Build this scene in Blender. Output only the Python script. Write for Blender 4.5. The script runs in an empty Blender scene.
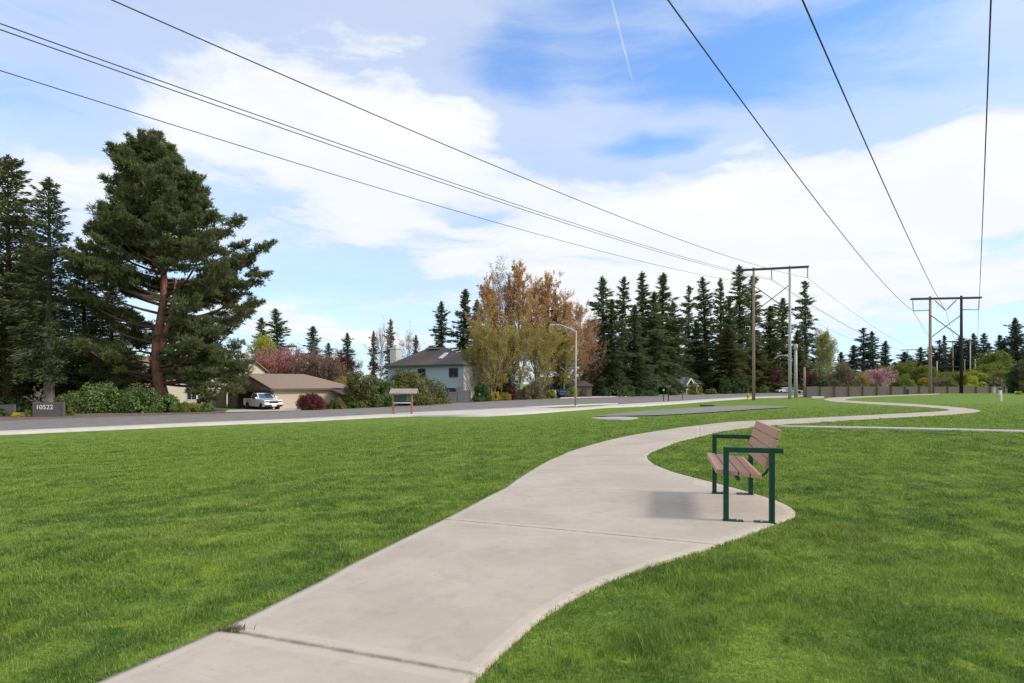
import bpy, bmesh, math, random
import numpy as np
from mathutils import Vector, Matrix

R = math.radians
scene = bpy.context.scene
COL = scene.collection

# ------------------------------------------------------------------ camera
F = 600.0            # focal length in pixels of a 1024 wide frame
HY = 384.0           # horizon row
CZ = 1.30            # eye height above the bench pad
cam_d = bpy.data.cameras.new("camera")
cam = bpy.data.objects.new("camera", cam_d)
COL.objects.link(cam)
cam_d.sensor_width = 36.0
cam_d.lens = F / 1024.0 * 36.0
cam_d.shift_y = (HY - 341.5) / 1024.0
cam_d.clip_start = 0.05
cam_d.clip_end = 30000
cam.location = (0, 0, CZ)
cam.rotation_euler = (R(90), 0, 0)
scene.camera = cam

# ------------------------------------------------------------------ sun and sky
SUN_EL, SUN_AZ = 36.0, 104.0           # azimuth clockwise from +Y
sun_d = bpy.data.lights.new("sun", 'SUN')
sun_d.energy = 2.0
sun_d.angle = R(10.0)
sun_d.color = (1.0, 0.91, 0.78)
sun = bpy.data.objects.new("sun", sun_d)
COL.objects.link(sun)
sd = Vector((math.sin(R(SUN_AZ)) * math.cos(R(SUN_EL)), math.cos(R(SUN_AZ)) * math.cos(R(SUN_EL)), math.sin(R(SUN_EL))))
sun.rotation_euler = sd.to_track_quat('Z', 'Y').to_euler()
sun.location = sd * 100

scene.view_settings.view_transform = 'Standard'
scene.view_settings.look = 'None'
scene.view_settings.exposure = 0.72
scene.view_settings.gamma = 1.0
scene.view_settings.use_curve_mapping = False
scene.cycles.max_bounces = 6
scene.cycles.diffuse_bounces = 3
scene.cycles.transmission_bounces = 4
scene.cycles.transparent_max_bounces = 4
scene.cycles.use_denoising = True
scene.cycles.sample_clamp_indirect = 6

world = bpy.data.worlds.new("World")
scene.world = world
world.use_nodes = True
WN = world.node_tree
WN.nodes.clear()


class NT:
    """small helper for writing node graphs"""
    def __init__(s, tree):
        s.t = tree

    def n(s, kind, **kw):
        nd = s.t.nodes.new(kind)
        for k, v in kw.items():
            setattr(nd, k, v)
        return nd

    def put(s, sock, v):
        if hasattr(v, 'is_output') or isinstance(v, bpy.types.NodeSocket):
            s.t.links.new(v, sock)
        elif v is not None:
            sock.default_value = v

    def m(s, op, a, b=None, c=None, clamp=False):
        nd = s.n('ShaderNodeMath', operation=op, use_clamp=clamp)
        s.put(nd.inputs[0], a)
        if b is not None:
            s.put(nd.inputs[1], b)
        if c is not None:
            s.put(nd.inputs[2], c)
        return nd.outputs[0]

    def ramp(s, v, a, b, lo=0.0, hi=1.0):
        nd = s.n('ShaderNodeMapRange', interpolation_type='SMOOTHSTEP')
        s.put(nd.inputs['Value'], v)
        s.put(nd.inputs['From Min'], a)
        s.put(nd.inputs['From Max'], b)
        s.put(nd.inputs['To Min'], lo)
        s.put(nd.inputs['To Max'], hi)
        return nd.outputs[0]

    def mix(s, f, a, b, mode='MIX'):
        nd = s.n('ShaderNodeMix', data_type='RGBA', blend_type=mode)
        s.put(nd.inputs[0], f)
        s.put(nd.inputs[6], a if not isinstance(a, tuple) else (*a[:3], 1))
        s.put(nd.inputs[7], b if not isinstance(b, tuple) else (*b[:3], 1))
        return nd.outputs[2]

    def noise(s, vec, scale, detail=4, rough=0.55, dist=0.0, out=0):
        nd = s.n('ShaderNodeTexNoise')
        s.put(nd.inputs['Vector'], vec)
        nd.inputs['Scale'].default_value = scale
        nd.inputs['Detail'].default_value = detail
        nd.inputs['Roughness'].default_value = rough
        nd.inputs['Distortion'].default_value = dist
        return nd.outputs[out]

    def xyz(s, x, y, z):
        nd = s.n('ShaderNodeCombineXYZ')
        s.put(nd.inputs[0], x); s.put(nd.inputs[1], y); s.put(nd.inputs[2], z)
        return nd.outputs[0]

    def sep(s, v):
        nd = s.n('ShaderNodeSeparateXYZ')
        s.put(nd.inputs[0], v)
        return nd.outputs


def build_sky():
    N = NT(WN)
    tc = N.n('ShaderNodeTexCoord')
    d = N.sep(tc.outputs['Generated'])
    az = N.m('ARCTAN2', d[0], d[1])
    el = N.m('ARCSINE', d[2])
    # cloud sheet coordinates: the direction meets a high flat layer
    zz = N.m('ADD', N.m('MAXIMUM', d[2], 0.0), 0.16)
    cu = N.m('DIVIDE', d[0], zz)
    cv = N.m('DIVIDE', d[1], zz)
    sheet = N.xyz(cu, cv, 0.0)
    warp = N.noise(sheet, 1.3, 4, 0.6, 0.0, 1)
    ws = N.sep(warp)
    waz = N.m('ADD', az, N.m('MULTIPLY', N.m('SUBTRACT', ws[0], 0.5), 0.22))
    wel = N.m('ADD', el, N.m('MULTIPLY', N.m('SUBTRACT', ws[1], 0.5), 0.12))
    fine = N.noise(N.xyz(N.m('MULTIPLY', cu, 0.55), cv, 3.7), 2.6, 8, 0.62, 0.4)
    big = N.noise(sheet, 0.7, 3, 0.5)
    streak = N.noise(N.xyz(N.m('MULTIPLY', az, 3.0), N.m('MULTIPLY', el, 26.0), 1.0), 1.0, 5, 0.6, 0.3)

    def blob(x, y, rx, ry, w, rot=0.0):
        a0 = math.atan((x - 512) / F)
        e0 = math.atan((HY - y) / F * math.cos(a0))
        ra = rx / F * math.cos(a0) ** 2
        re = ry / F * math.cos(a0)
        da = N.m('SUBTRACT', waz, a0)
        de = N.m('SUBTRACT', wel, e0)
        c, s_ = math.cos(rot), math.sin(rot)
        p = N.m('ADD', N.m('MULTIPLY', da, c / ra), N.m('MULTIPLY', de, s_ / ra))
        q = N.m('ADD', N.m('MULTIPLY', da, -s_ / re), N.m('MULTIPLY', de, c / re))
        r = N.m('SQRT', N.m('ADD', N.m('MULTIPLY', p, p), N.m('MULTIPLY', q, q)))
        return N.ramp(r, 0.35, 1.35, w, 0.0)
    wisp = N.noise(N.xyz(N.m('ADD', N.m('MULTIPLY', waz, 3.2), N.m('MULTIPLY', el, 2.0)), N.m('MULTIPLY', wel, 15.0), 5.0), 1.0, 7, 0.62, 0.5)
    cover = N.m('ADD', 0.40, N.m('MULTIPLY', N.m('SUBTRACT', fine, 0.5), 0.95))
    cover = N.m('ADD', cover, N.m('MULTIPLY', N.m('SUBTRACT', wisp, 0.5), 1.35))
    cover = N.m('ADD', cover, N.m('MULTIPLY', N.m('SUBTRACT', big, 0.5), 0.25))
    for b in [(300, 120, 190, 80, 0.62), (420, 165, 120, 60, 0.5), (380, 15, 140, 34, 0.25),
              (70, 190, 150, 60, 0.28), (880, 195, 330, 72, 0.72, 0.08), (700, 250, 330, 70, 0.55), (620, 215, 130, 45, 0.35),
              (940, 60, 160, 40, 0.12), (560, 130, 90, 30, 0.2), (330, 275, 420, 75, 0.24), (330, 200, 300, 40, 0.12), (820, 300, 300, 50, 0.3),
              (640, 40, 180, 64, -0.62), (810, 50, 160, 48, -0.50), (655, 140, 75, 12, -0.55), (518, 85, 42, 60, -0.34),
              (945, 84, 150, 22, -0.26), (470, 205, 60, 13, -0.34), (40, 110, 70, 40, -0.14), (350, 262, 120, 18, -0.16),
              (900, 262, 130, 11, -0.42), (860, 214, 70, 7, -0.3), (1000, 240, 60, 8, -0.25), (640, 262, 90, 9, -0.3), (330, 285, 160, 9, -0.3), (60, 255, 120, 9, -0.25), (420, 318, 120, 9, -0.3)]:
        cover = N.m('ADD', cover, blob(*b))
    low = N.ramp(el, 0.02, 0.24, 1.0, 0.0)
    cover = N.m('ADD', cover, N.m('MULTIPLY', N.m('MULTIPLY', N.m('SUBTRACT', streak, 0.48), 0.9), low))
    cover = N.m('ADD', cover, N.m('MULTIPLY', low, 0.18))
    cover = N.m('ADD', cover, N.m('MULTIPLY', N.ramp(d[1], 0.35, -0.1), 0.42))  # heavier unseen cloud behind the viewer, added for neutral fill light
    cover = N.m('ADD', cover, N.m('MULTIPLY', N.ramp(el, 0.72, 1.0), 0.25))  # extra cloud high above the view, added for the same soft fill
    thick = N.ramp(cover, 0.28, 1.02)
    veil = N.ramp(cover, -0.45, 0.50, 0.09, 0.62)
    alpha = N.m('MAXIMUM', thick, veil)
    sky = N.n('ShaderNodeTexSky', sky_type='NISHITA', sun_disc=False)
    sky.sun_elevation = R(SUN_EL)
    sky.sun_rotation = R(SUN_AZ)
    sky.air_density = 1.0
    sky.dust_density = 0.6
    sky.ozone_density = 2.0
    blue = N.mix(1.0, sky.outputs[0], (0.82, 1.30, 1.78), 'MULTIPLY')
    shade = N.ramp(N.noise(N.xyz(N.m('MULTIPLY', cu, 0.7), cv, 9.0), 1.7, 6, 0.6, 0.3), 0.36, 0.66)
    dense = N.ramp(cover, 0.6, 1.2)
    cc = N.mix(N.m('ADD', N.m('MULTIPLY', dense, 0.62), N.m('MULTIPLY', shade, 0.38)), (4.75, 5.15, 5.7), (6.2, 6.28, 6.4))
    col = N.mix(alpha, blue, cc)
    # condensation trail of an aircraft
    a1, e1 = math.atan(100 / F), math.atan(HY / F * math.cos(math.atan(100 / F)))
    a2, e2 = math.atan(126 / F), math.atan((HY - 100) / F * math.cos(math.atan(126 / F)))
    k = (a2 - a1) / (e2 - e1)
    off = N.m('ABSOLUTE', N.m('SUBTRACT', az, N.m('ADD', a1, N.m('MULTIPLY', N.m('SUBTRACT', el, e1), k))))
    trail = N.m('MULTIPLY', N.ramp(off, 0.0004, 0.0026, 0.24, 0.0), N.ramp(el, e2, e2 + 0.06))
    trail = N.m('MULTIPLY', trail, N.ramp(fine, 0.25, 0.6, 0.4, 1.0))
    col = N.mix(trail, col, (6.8, 7.1, 7.5))
    bg = N.n('ShaderNodeBackground')
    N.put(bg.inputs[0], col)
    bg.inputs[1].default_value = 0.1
    out = N.n('ShaderNodeOutputWorld')
    WN.links.new(bg.outputs[0], out.inputs[0])


build_sky()

# ------------------------------------------------------------------ terrain function
TH = R(37.7)                       # the street and both power lines run this far right of straight ahead
SU, CU = math.sin(TH), math.cos(TH)


def gz(X, Y):
    X = np.asarray(X, float); Y = np.asarray(Y, float)
    p = Y * SU - X * CU
    q = 0.5 * ((p - 6) + np.sqrt((p - 6) ** 2 + 20))
    t = np.clip(q / 36.0, 0, 1)
    z = -1.5 * (1 - (1 - t) ** 1.6)
    e = np.clip((Y - 89) / 11.0, 0, 1)
    e = e * e * (3 - 2 * e)
    tgt = np.minimum(z, -0.95)
    return z + (tgt - z) * e


def G(px, py):
    """where the line of sight through a photo point meets the ground"""
    a = (px - 512) / F
    b = (py - HY) / F
    Y = np.concatenate([np.arange(1.2, 60, 0.02), np.arange(60, 420, 0.1)])
    below = (CZ - b * Y) <= gz(a * Y, Y)
    i = int(np.argmax(below)) if below.any() else int(np.argmin(np.abs(Y - 88)))
    y = float(Y[i])
    return Vector((a * y, y, float(gz(a * y, y))))


def at(px, Y, dz=0.0):
    x = (px - 512) / F * Y
    return Vector((x, Y, float(gz(x, Y)) + dz))


FAR_EDGE = [(0, 420.5), (100, 417.3), (200, 414.1), (300, 411.0), (350, 409.2), (405, 406.2), (450, 403.6), (500, 401.0), (560, 398.3), (640, 396.3), (740, 393.7), (800, 392.3)]


def YB(px):
    """distance of the far side of the street in the direction of a photo column"""
    e = np.interp(px, [p[0] for p in FAR_EDGE], [p[1] for p in FAR_EDGE])
    return min(1680.0 / (e - HY) + 1.5, 203.0)


def hgt(px, ytop, Y):
    p = at(px, Y)
    return (HY - ytop) / F * Y + CZ - p.z


# ------------------------------------------------------------------ object helpers
def tag(o, label=None, cat=None, group=None, kind=None):
    if label: o['label'] = label
    if cat: o['category'] = cat
    if group: o['group'] = group
    if kind: o['kind'] = kind
    return o


def empty(name, loc, rz=0.0):
    o = bpy.data.objects.new(name, None)
    COL.objects.link(o)
    o.location = loc
    o.rotation_euler = (0, 0, rz)
    o.empty_display_size = 0.2
    return o


def link(name, me, parent=None):
    o = bpy.data.objects.new(name, me)
    COL.objects.link(o)
    if parent is not None:
        o.parent = parent
    return o


def copy_thing(root, loc, rz=0.0, scale=(1, 1, 1)):
    r = root.copy()
    COL.objects.link(r)
    r.location = loc
    r.rotation_euler = (0, 0, rz)
    r.scale = scale
    for ch in [c for c in root.children]:
        c = ch.copy()
        COL.objects.link(c)
        c.parent = r
        for g in [x for x in ch.children]:
            k = g.copy()
            COL.objects.link(k)
            k.parent = c
    return r


class MB:
    """collects boxes, prisms, tubes; build() links them as one mesh object"""
    def __init__(s):
        s.bm = bmesh.new()

    def box(s, x0, x1, y0, y1, z0, z1, bevel=0.0, M=None):
        vs = [s.bm.verts.new(v) for v in ((x0, y0, z0), (x1, y0, z0), (x1, y1, z0), (x0, y1, z0),
                                          (x0, y0, z1), (x1, y0, z1), (x1, y1, z1), (x0, y1, z1))]
        fs = [s.bm.faces.new([vs[i] for i in f]) for f in ((3, 2, 1, 0), (4, 5, 6, 7), (0, 1, 5, 4), (1, 2, 6, 5), (2, 3, 7, 6), (3, 0, 4, 7))]
        if bevel:
            es = list({e for f in fs for e in f.edges})
            r = bmesh.ops.bevel(s.bm, geom=es, offset=bevel, segments=2, affect='EDGES', profile=0.5)
            vs = list({v for f in r['faces'] for v in f.verts} | {v for v in vs if v.is_valid})
        if M is not None:
            bmesh.ops.transform(s.bm, matrix=M, verts=[v for v in vs if v.is_valid])
        return s

    def prism(s, pts, axis, a, b, bevel=0.0, taper=None):
        """polygon pts (2D) pushed along an axis from a to b; taper = (scale about centre) of the far end"""
        def mk(p, w):
            if axis == 'x': return (w, p[0], p[1])
            if axis == 'y': return (p[0], w, p[1])
            return (p[0], p[1], w)
        A = [s.bm.verts.new(mk(p, a)) for p in pts]
        B = [s.bm.verts.new(mk(p, b)) for p in pts]
        n = len(pts)
        fs = [s.bm.faces.new(A), s.bm.faces.new(B[::-1])]
        for i in range(n):
            fs.append(s.bm.faces.new([A[i], B[i], B[(i + 1) % n], A[(i + 1) % n]]))
        bmesh.ops.recalc_face_normals(s.bm, faces=fs)
        if bevel:
            es = list({e for f in fs for e in f.edges})
            bmesh.ops.bevel(s.bm, geom=es, offset=bevel, segments=2, affect='EDGES', profile=0.5)
        return s

    def poly(s, pts):
        s.bm.faces.new([s.bm.verts.new(p) for p in pts])
        return s

    def tube(s, pts, rad, n=8, cap=True):
        pts = [Vector(p) for p in pts]
        if not hasattr(rad, '__len__'): rad = [rad] * len(pts)
        rings = []
        ref = None
        for i, p in enumerate(pts):
            d = (pts[min(i + 1, len(pts) - 1)] - pts[max(i - 1, 0)]).normalized()
            if ref is None:
                ref = d.orthogonal().normalized()
            x = (ref - d * ref.dot(d)).normalized()
            y = d.cross(x)
            ref = x
            rings.append([s.bm.verts.new(p + (x * math.cos(2 * math.pi * k / n) + y * math.sin(2 * math.pi * k / n)) * rad[i]) for k in range(n)])
        for a, b in zip(rings, rings[1:]):
            for k in range(n):
                f = s.bm.faces.new([a[k], a[(k + 1) % n], b[(k + 1) % n], b[k]])
                f.smooth = True
        if cap:
            s.bm.faces.new(rings[0][::-1]); s.bm.faces.new(rings[-1])
        return s

    def lathe(s, prof, n=16, c=(0, 0)):
        rings = [[s.bm.verts.new((c[0] + r * math.cos(2 * math.pi * k / n), c[1] + r * math.sin(2 * math.pi * k / n), z)) for k in range(n)] for r, z in prof]
        for a, b in zip(rings, rings[1:]):
            for k in range(n):
                f = s.bm.faces.new([a[k], a[(k + 1) % n], b[(k + 1) % n], b[k]])
                f.smooth = True
        s.bm.faces.new(rings[0][::-1]); s.bm.faces.new(rings[-1])
        return s

    def build(s, name, mat, parent=None):
        me = bpy.data.meshes.new(name)
        s.bm.to_mesh(me)
        s.bm.free()
        me.materials.append(mat)
        return link(name, me, parent)


def np_mesh(name, verts, quads=None, tris=None, mat=None, rnd=None, smooth=False, vattr=None):
    """mesh straight from numpy arrays"""
    me = bpy.data.meshes.new(name)
    verts = np.asarray(verts, np.float32)
    nq = 0 if quads is None else len(quads)
    nt = 0 if tris is None else len(tris)
    me.vertices.add(len(verts))
    me.vertices.foreach_set('co', verts.ravel())
    parts = []
    if nq: parts.append(np.asarray(quads, np.int32).ravel())
    if nt: parts.append(np.asarray(tris, np.int32).ravel())
    loops = np.concatenate(parts)
    me.loops.add(len(loops))
    me.loops.foreach_set('vertex_index', loops)
    tot = np.concatenate([np.full(nq, 4, np.int32), np.full(nt, 3, np.int32)])
    start = np.concatenate([[0], np.cumsum(tot)[:-1]]).astype(np.int32)
    me.polygons.add(nq + nt)
    me.polygons.foreach_set('loop_start', start)
    me.polygons.foreach_set('loop_total', tot)
    if smooth:
        me.polygons.foreach_set('use_smooth', np.ones(nq + nt, bool))
    me.update(calc_edges=True)
    if rnd is not None:
        at_ = me.attributes.new('rnd', 'FLOAT', 'FACE')
        at_.data.foreach_set('value', np.asarray(rnd, np.float32))
    if vattr:
        for k, v in vattr.items():
            at_ = me.attributes.new(k, 'FLOAT', 'POINT')
            at_.data.foreach_set('value', np.asarray(v, np.float32))
    if mat: me.materials.append(mat)
    return me


def unit(a):
    return a / np.maximum(np.linalg.norm(a, axis=-1, keepdims=True), 1e-9)


def leaves_mesh(name, C, U, V, mat, rng, fold=0.0):
    """leaf shaped quads: base, two sides, tip"""
    n = len(C)
    v = np.empty((n, 4, 3))
    v[:, 0] = C - U
    v[:, 1] = C + V - 0.1 * U
    v[:, 2] = C + U
    v[:, 3] = C - V - 0.1 * U
    q = np.arange(n * 4).reshape(n, 4)
    return np_mesh(name, v.reshape(-1, 3), quads=q, mat=mat, rnd=rng.random(n))


def sticks_mesh(name, P0, P1, R0, R1, mat, sides=4):
    P0, P1 = np.asarray(P0, float), np.asarray(P1, float)
    R0, R1 = np.asarray(R0, float), np.asarray(R1, float)
    n = len(P0)
    d = unit(P1 - P0)
    ref = np.where(np.abs(d[:, 2:3]) > 0.9, np.array([[1.0, 0, 0]]), np.array([[0, 0, 1.0]]))
    x = unit(np.cross(d, ref)); y = np.cross(d, x)
    ang = np.arange(sides) * 2 * np.pi / sides
    off = x[:, None, :] * np.cos(ang)[None, :, None] + y[:, None, :] * np.sin(ang)[None, :, None]
    v = np.concatenate([P0[:, None] + off * R0[:, None, None], P1[:, None] + off * R1[:, None, None]], axis=1)
    base = (np.arange(n) * 2 * sides)[:, None]
    qs = []
    for k in range(sides):
        k2 = (k + 1) % sides
        qs.append(np.concatenate([base + k, base + k2, base + sides + k2, base + sides + k], axis=1))
    q = np.stack(qs, 1).reshape(-1, 4)
    return np_mesh(name, v.reshape(-1, 3), quads=q, mat=mat, smooth=True)


# ------------------------------------------------------------------ materials
def new_mat(name):
    m = bpy.data.materials.new(name)
    m.use_nodes = True
    m.node_tree.nodes.clear()
    N = NT(m.node_tree)
    out = N.n('ShaderNodeOutputMaterial')
    b = N.n('ShaderNodeBsdfPrincipled')
    m.node_tree.links.new(b.outputs[0], out.inputs[0])
    return m, N, b, out


def surf(name, c1, c2=None, scale=6.0, rough=0.7, bump=0.0, bscale=None, metal=0.0, coords='Object', stretch=(1, 1, 1), spec=0.5, coat=0.0, contrast=0.18):
    m, N, b, out = new_mat(name)
    tc = N.n('ShaderNodeTexCoord')
    mp = N.n('ShaderNodeMapping')
    mp.inputs['Scale'].default_value = stretch
    N.put(mp.inputs[0], tc.outputs[coords])
    if c2 is None: c2 = tuple(x * 0.82 for x in c1)
    f = N.ramp(N.noise(mp.outputs[0], scale, 6, 0.62), 0.5 - contrast, 0.5 + contrast)
    N.put(b.inputs['Base Color'], N.mix(f, c1, c2))
    b.inputs['Roughness'].default_value = rough
    b.inputs['Metallic'].default_value = metal
    b.inputs['Specular IOR Level'].default_value = spec
    b.inputs['Coat Weight'].default_value = coat
    if bump:
        bp = N.n('ShaderNodeBump')
        bp.inputs['Strength'].default_value = bump
        bp.inputs['Distance'].default_value = 0.02
        N.put(bp.inputs['Height'], N.noise(mp.outputs[0], bscale or scale * 4, 5, 0.6))
        N.put(b.inputs['Normal'], bp.outputs[0])
    return m


def foliage(name, ca, cb, cc=None, trans=0.3, scale=0.6, rough=0.6, var=0.25):
    """leaf colour from a per leaf value, a clump sized noise and a per plant value"""
    m, N, b, out = new_mat(name)
    at_ = N.n('ShaderNodeAttribute', attribute_name='rnd')
    tc = N.n('ShaderNodeTexCoord')
    oi = N.n('ShaderNodeObjectInfo')
    cl = N.noise(tc.outputs['Object'], scale, 3, 0.6)
    f = N.m('ADD', N.m('MULTIPLY', at_.outputs['Fac'], 0.55), N.m('MULTIPLY', N.ramp(cl, 0.3, 0.7), 0.45))
    col = N.mix(f, ca, cb)
    if cc is not None:
        f2 = N.m('MULTIPLY', N.ramp(N.noise(tc.outputs['Object'], scale * 2.3, 3, 0.6), 0.5, 0.68), N.ramp(at_.outputs['Fac'], 0.2, 0.9))
        col = N.mix(f2, col, cc)
    hs = N.n('ShaderNodeHueSaturation')
    N.put(hs.inputs['Value'], N.m('ADD', 1.0 - var / 2, N.m('MULTIPLY', oi.outputs['Random'], var)))
    N.put(hs.inputs['Color'], col)
    N.put(b.inputs['Base Color'], hs.outputs[0])
    b.inputs['Roughness'].default_value = rough
    b.inputs['Specular IOR Level'].default_value = 0.3
    tr = N.n('ShaderNodeBsdfTranslucent')
    N.put(tr.inputs[0], hs.outputs[0])
    ms = N.n('ShaderNodeMixShader')
    ms.inputs[0].default_value = trans
    m.node_tree.links.new(b.outputs[0], ms.inputs[1])
    m.node_tree.links.new(tr.outputs[0], ms.inputs[2])
    m.node_tree.links.new(ms.outputs[0], out.inputs[0])
    return m


def lawn_colour(N):
    geo = N.n('ShaderNodeNewGeometry')
    s = N.sep(geo.outputs['Position'])
    P = N.xyz(s[0], s[1], 0.0)
    n1 = N.noise(P, 0.22, 4, 0.6)
    n2 = N.noise(P, 1.1, 5, 0.62)
    n3 = N.noise(P, 5.5, 4, 0.6)
    n2b = N.noise(P, 2.6, 5, 0.68, 0.3)
    g = N.mix(N.ramp(N.m('ADD', N.m('MULTIPLY', n2, 0.5), N.m('MULTIPLY', n2b, 0.5)), 0.40, 0.60), (0.076, 0.152, 0.026), (0.262, 0.362, 0.062))
    g = N.mix(N.m('MULTIPLY', N.ramp(n1, 0.40, 0.66), 0.65), g, (0.225, 0.315, 0.042))
    g = N.mix(N.m('MULTIPLY', N.ramp(n3, 0.52, 0.70), 0.6), g, (0.045, 0.105, 0.016))
    n4 = N.noise(P, 0.55, 5, 0.7, 0.5)
    g = N.mix(N.m('MULTIPLY', N.ramp(n4, 0.54, 0.70), 0.45), g, (0.30, 0.275, 0.095))
    n7 = N.noise(P, 1.9, 3, 0.6)
    g = N.mix(N.m('MULTIPLY', N.ramp(n7, 0.58, 0.68), 0.65), g, (0.36, 0.44, 0.055))
    # the lawn is drier and yellower towards the far right rise
    u = N.m('ADD', N.m('MULTIPLY', s[0], CU), N.m('MULTIPLY', s[1], -SU * 0.25))
    far = N.ramp(s[1], 14.0, 60.0, 0.0, 0.55)
    g = N.mix(far, g, N.mix(N.ramp(n2, 0.3, 0.7), (0.150, 0.245, 0.030), (0.235, 0.315, 0.048)))
    return g, P, geo


def mat_lawn():
    m, N, b, out = new_mat("lawn_soil_and_turf")
    g, P, geo = lawn_colour(N)
    s = N.sep(P)
    n5 = N.noise(P, 38.0, 4, 0.7)
    n6 = N.noise(N.xyz(s[0], N.m('MULTIPLY', s[1], 1.0), 4.0), 9.0, 4, 0.65)
    g = N.mix(N.m('MULTIPLY', N.ramp(n5, 0.35, 0.65), 0.62), g, (0.042, 0.085, 0.012))
    g = N.mix(N.m('MULTIPLY', N.ramp(n6, 0.5, 0.72), 0.45), g, (0.060, 0.12, 0.016))
    N.put(b.inputs['Base Color'], g)
    b.inputs['Roughness'].default_value = 0.95
    b.inputs['Specular IOR Level'].default_value = 0.12
    bp = N.n('ShaderNodeBump')
    bp.inputs['Strength'].default_value = 0.5
    bp.inputs['Distance'].default_value = 0.05
    N.put(bp.inputs['Height'], N.m('ADD', n5, n6))
    N.put(b.inputs['Normal'], bp.outputs[0])
    return m


def mat_blades():
    m, N, b, out = new_mat("grass_blades")
    g, P, geo = lawn_colour(N)
    a = N.n('ShaderNodeAttribute', attribute_name='rnd')
    g = N.mix(N.ramp(a.outputs['Fac'], 0.0, 0.5, 0.35, 0.0), g, (0.060, 0.125, 0.016))
    g = N.mix(N.ramp(a.outputs['Fac'], 0.6, 1.0, 0.0, 0.7), g, (0.33, 0.43, 0.07))
    g = N.mix(N.ramp(a.outputs['Fac'], 0.955, 0.97, 0.0, 0.7), g, (0.36, 0.31, 0.15))
    N.put(b.inputs['Base Color'], g)
    b.inputs['Roughness'].default_value = 0.55
    b.inputs['Specular IOR Level'].default_value = 0.3
    tr = N.n('ShaderNodeBsdfTranslucent')
    N.put(tr.inputs[0], g)
    ms = N.n('ShaderNodeMixShader')
    ms.inputs[0].default_value = 0.35
    m.node_tree.links.new(b.outputs[0], ms.inputs[1])
    m.node_tree.links.new(tr.outputs[0], ms.inputs[2])
    m.node_tree.links.new(ms.outputs[0], out.inputs[0])
    return m


def mat_concrete(name, c1, c2, edges=True):
    m, N, b, out = new_mat(name)
    geo = N.n('ShaderNodeNewGeometry')
    s = N.sep(geo.outputs['Position'])
    P = N.xyz(s[0], s[1], 0.0)
    n1 = N.noise(P, 0.9, 5, 0.6)
    n2 = N.noise(P, 9.0, 6, 0.65)
    n3 = N.noise(P, 190.0, 3, 0.6)
    c = N.mix(N.ramp(n1, 0.35, 0.65), c1, c2)
    c = N.mix(N.m('MULTIPLY', N.ramp(n2, 0.45, 0.75), 0.30), c, tuple(x * 0.80 for x in c1))
    c = N.mix(N.m('MULTIPLY', N.ramp(n3, 0.52, 0.72), 0.22), c, tuple(x * 0.62 for x in c1))
    rust = N.noise(P, 2.3, 4, 0.7, 0.6)
    c = N.mix(N.m('MULTIPLY', N.ramp(rust, 0.58, 0.76), 0.30), c, (c1[0] * 0.92, c1[1] * 0.80, c1[2] * 0.70))
    br = N.noise(N.xyz(N.m('ADD', N.m('MULTIPLY', s[0], 3.0), N.m('MULTIPLY', s[1], 6.0)), N.m('SUBTRACT', N.m('MULTIPLY', s[1], 150.0), N.m('MULTIPLY', s[0], -75.0)), 0.0), 1.0, 3, 0.6)
    c = N.mix(N.m('MULTIPLY', N.ramp(br, 0.4, 0.7), 0.16), c, tuple(x * 0.72 for x in c1))
    ck = N.m('ABSOLUTE', N.m('SUBTRACT', N.noise(P, 0.55, 6, 0.62, 0.8), 0.5))
    c = N.mix(N.m('MULTIPLY', N.ramp(ck, 0.0006, 0.0022, 0.55, 0.0), N.ramp(n1, 0.5, 0.6)), c, tuple(x * 0.42 for x in c1))
    n9 = N.noise(P, 3.2, 6, 0.72, 0.4)
    c = N.mix(N.m('MULTIPLY', N.ramp(n9, 0.5, 0.72), 0.35), c, tuple(x * 0.76 for x in c1))
    vo = N.n('ShaderNodeTexVoronoi')
    N.put(vo.inputs['Vector'], P)
    vo.inputs['Scale'].default_value = 5.0
    spot = N.ramp(vo.outputs['Distance'], 0.02, 0.045, 0.45, 0.0)
    c = N.mix(spot, c, tuple(x * 0.45 for x in c1))
    h = n3
    if edges:
        e = N.n('ShaderNodeAttribute', attribute_name='edge')
        j = N.n('ShaderNodeAttribute', attribute_name='joint')
        wob = N.m('MULTIPLY', N.m('SUBTRACT', n2, 0.5), 0.03)
        band = N.m('MAXIMUM', N.ramp(N.m('ADD', e.outputs['Fac'], wob), 0.085, 0.105, 1.0, 0.0),
                   N.ramp(N.m('ADD', j.outputs['Fac'], wob), 0.075, 0.095, 1.0, 0.0))
        c = N.mix(N.m('MULTIPLY', band, 0.30), c, tuple(min(x * 1.16, 0.7) for x in c2))
        h = N.m('MULTIPLY', n3, N.m('SUBTRACT', 1.0, N.m('MULTIPLY', band, 0.7)))
        grime = N.m('MULTIPLY', N.ramp(N.m('ADD', j.outputs['Fac'], N.m('MULTIPLY', wob, 0.5)), 0.0, 0.028, 0.5, 0.0), N.ramp(n2, 0.35, 0.6))
        c = N.mix(grime, c, tuple(x * 0.4 for x in c1))
        gr2 = N.m('MULTIPLY', N.ramp(N.m('ADD', e.outputs['Fac'], wob), 0.0, 0.04, 0.45, 0.0), N.ramp(n2, 0.4, 0.6))
        c = N.mix(gr2, c, (0.16, 0.14, 0.08))
    N.put(b.inputs['Base Color'], c)
    b.inputs['Roughness'].default_value = 0.9
    b.inputs['Specular IOR Level'].default_value = 0.25
    bp = N.n('ShaderNodeBump')
    bp.inputs['Strength'].default_value = 0.25
    bp.inputs['Distance'].default_value = 0.004
    N.put(bp.inputs['Height'], h)
    N.put(b.inputs['Normal'], bp.outputs[0])
    return m


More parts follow.
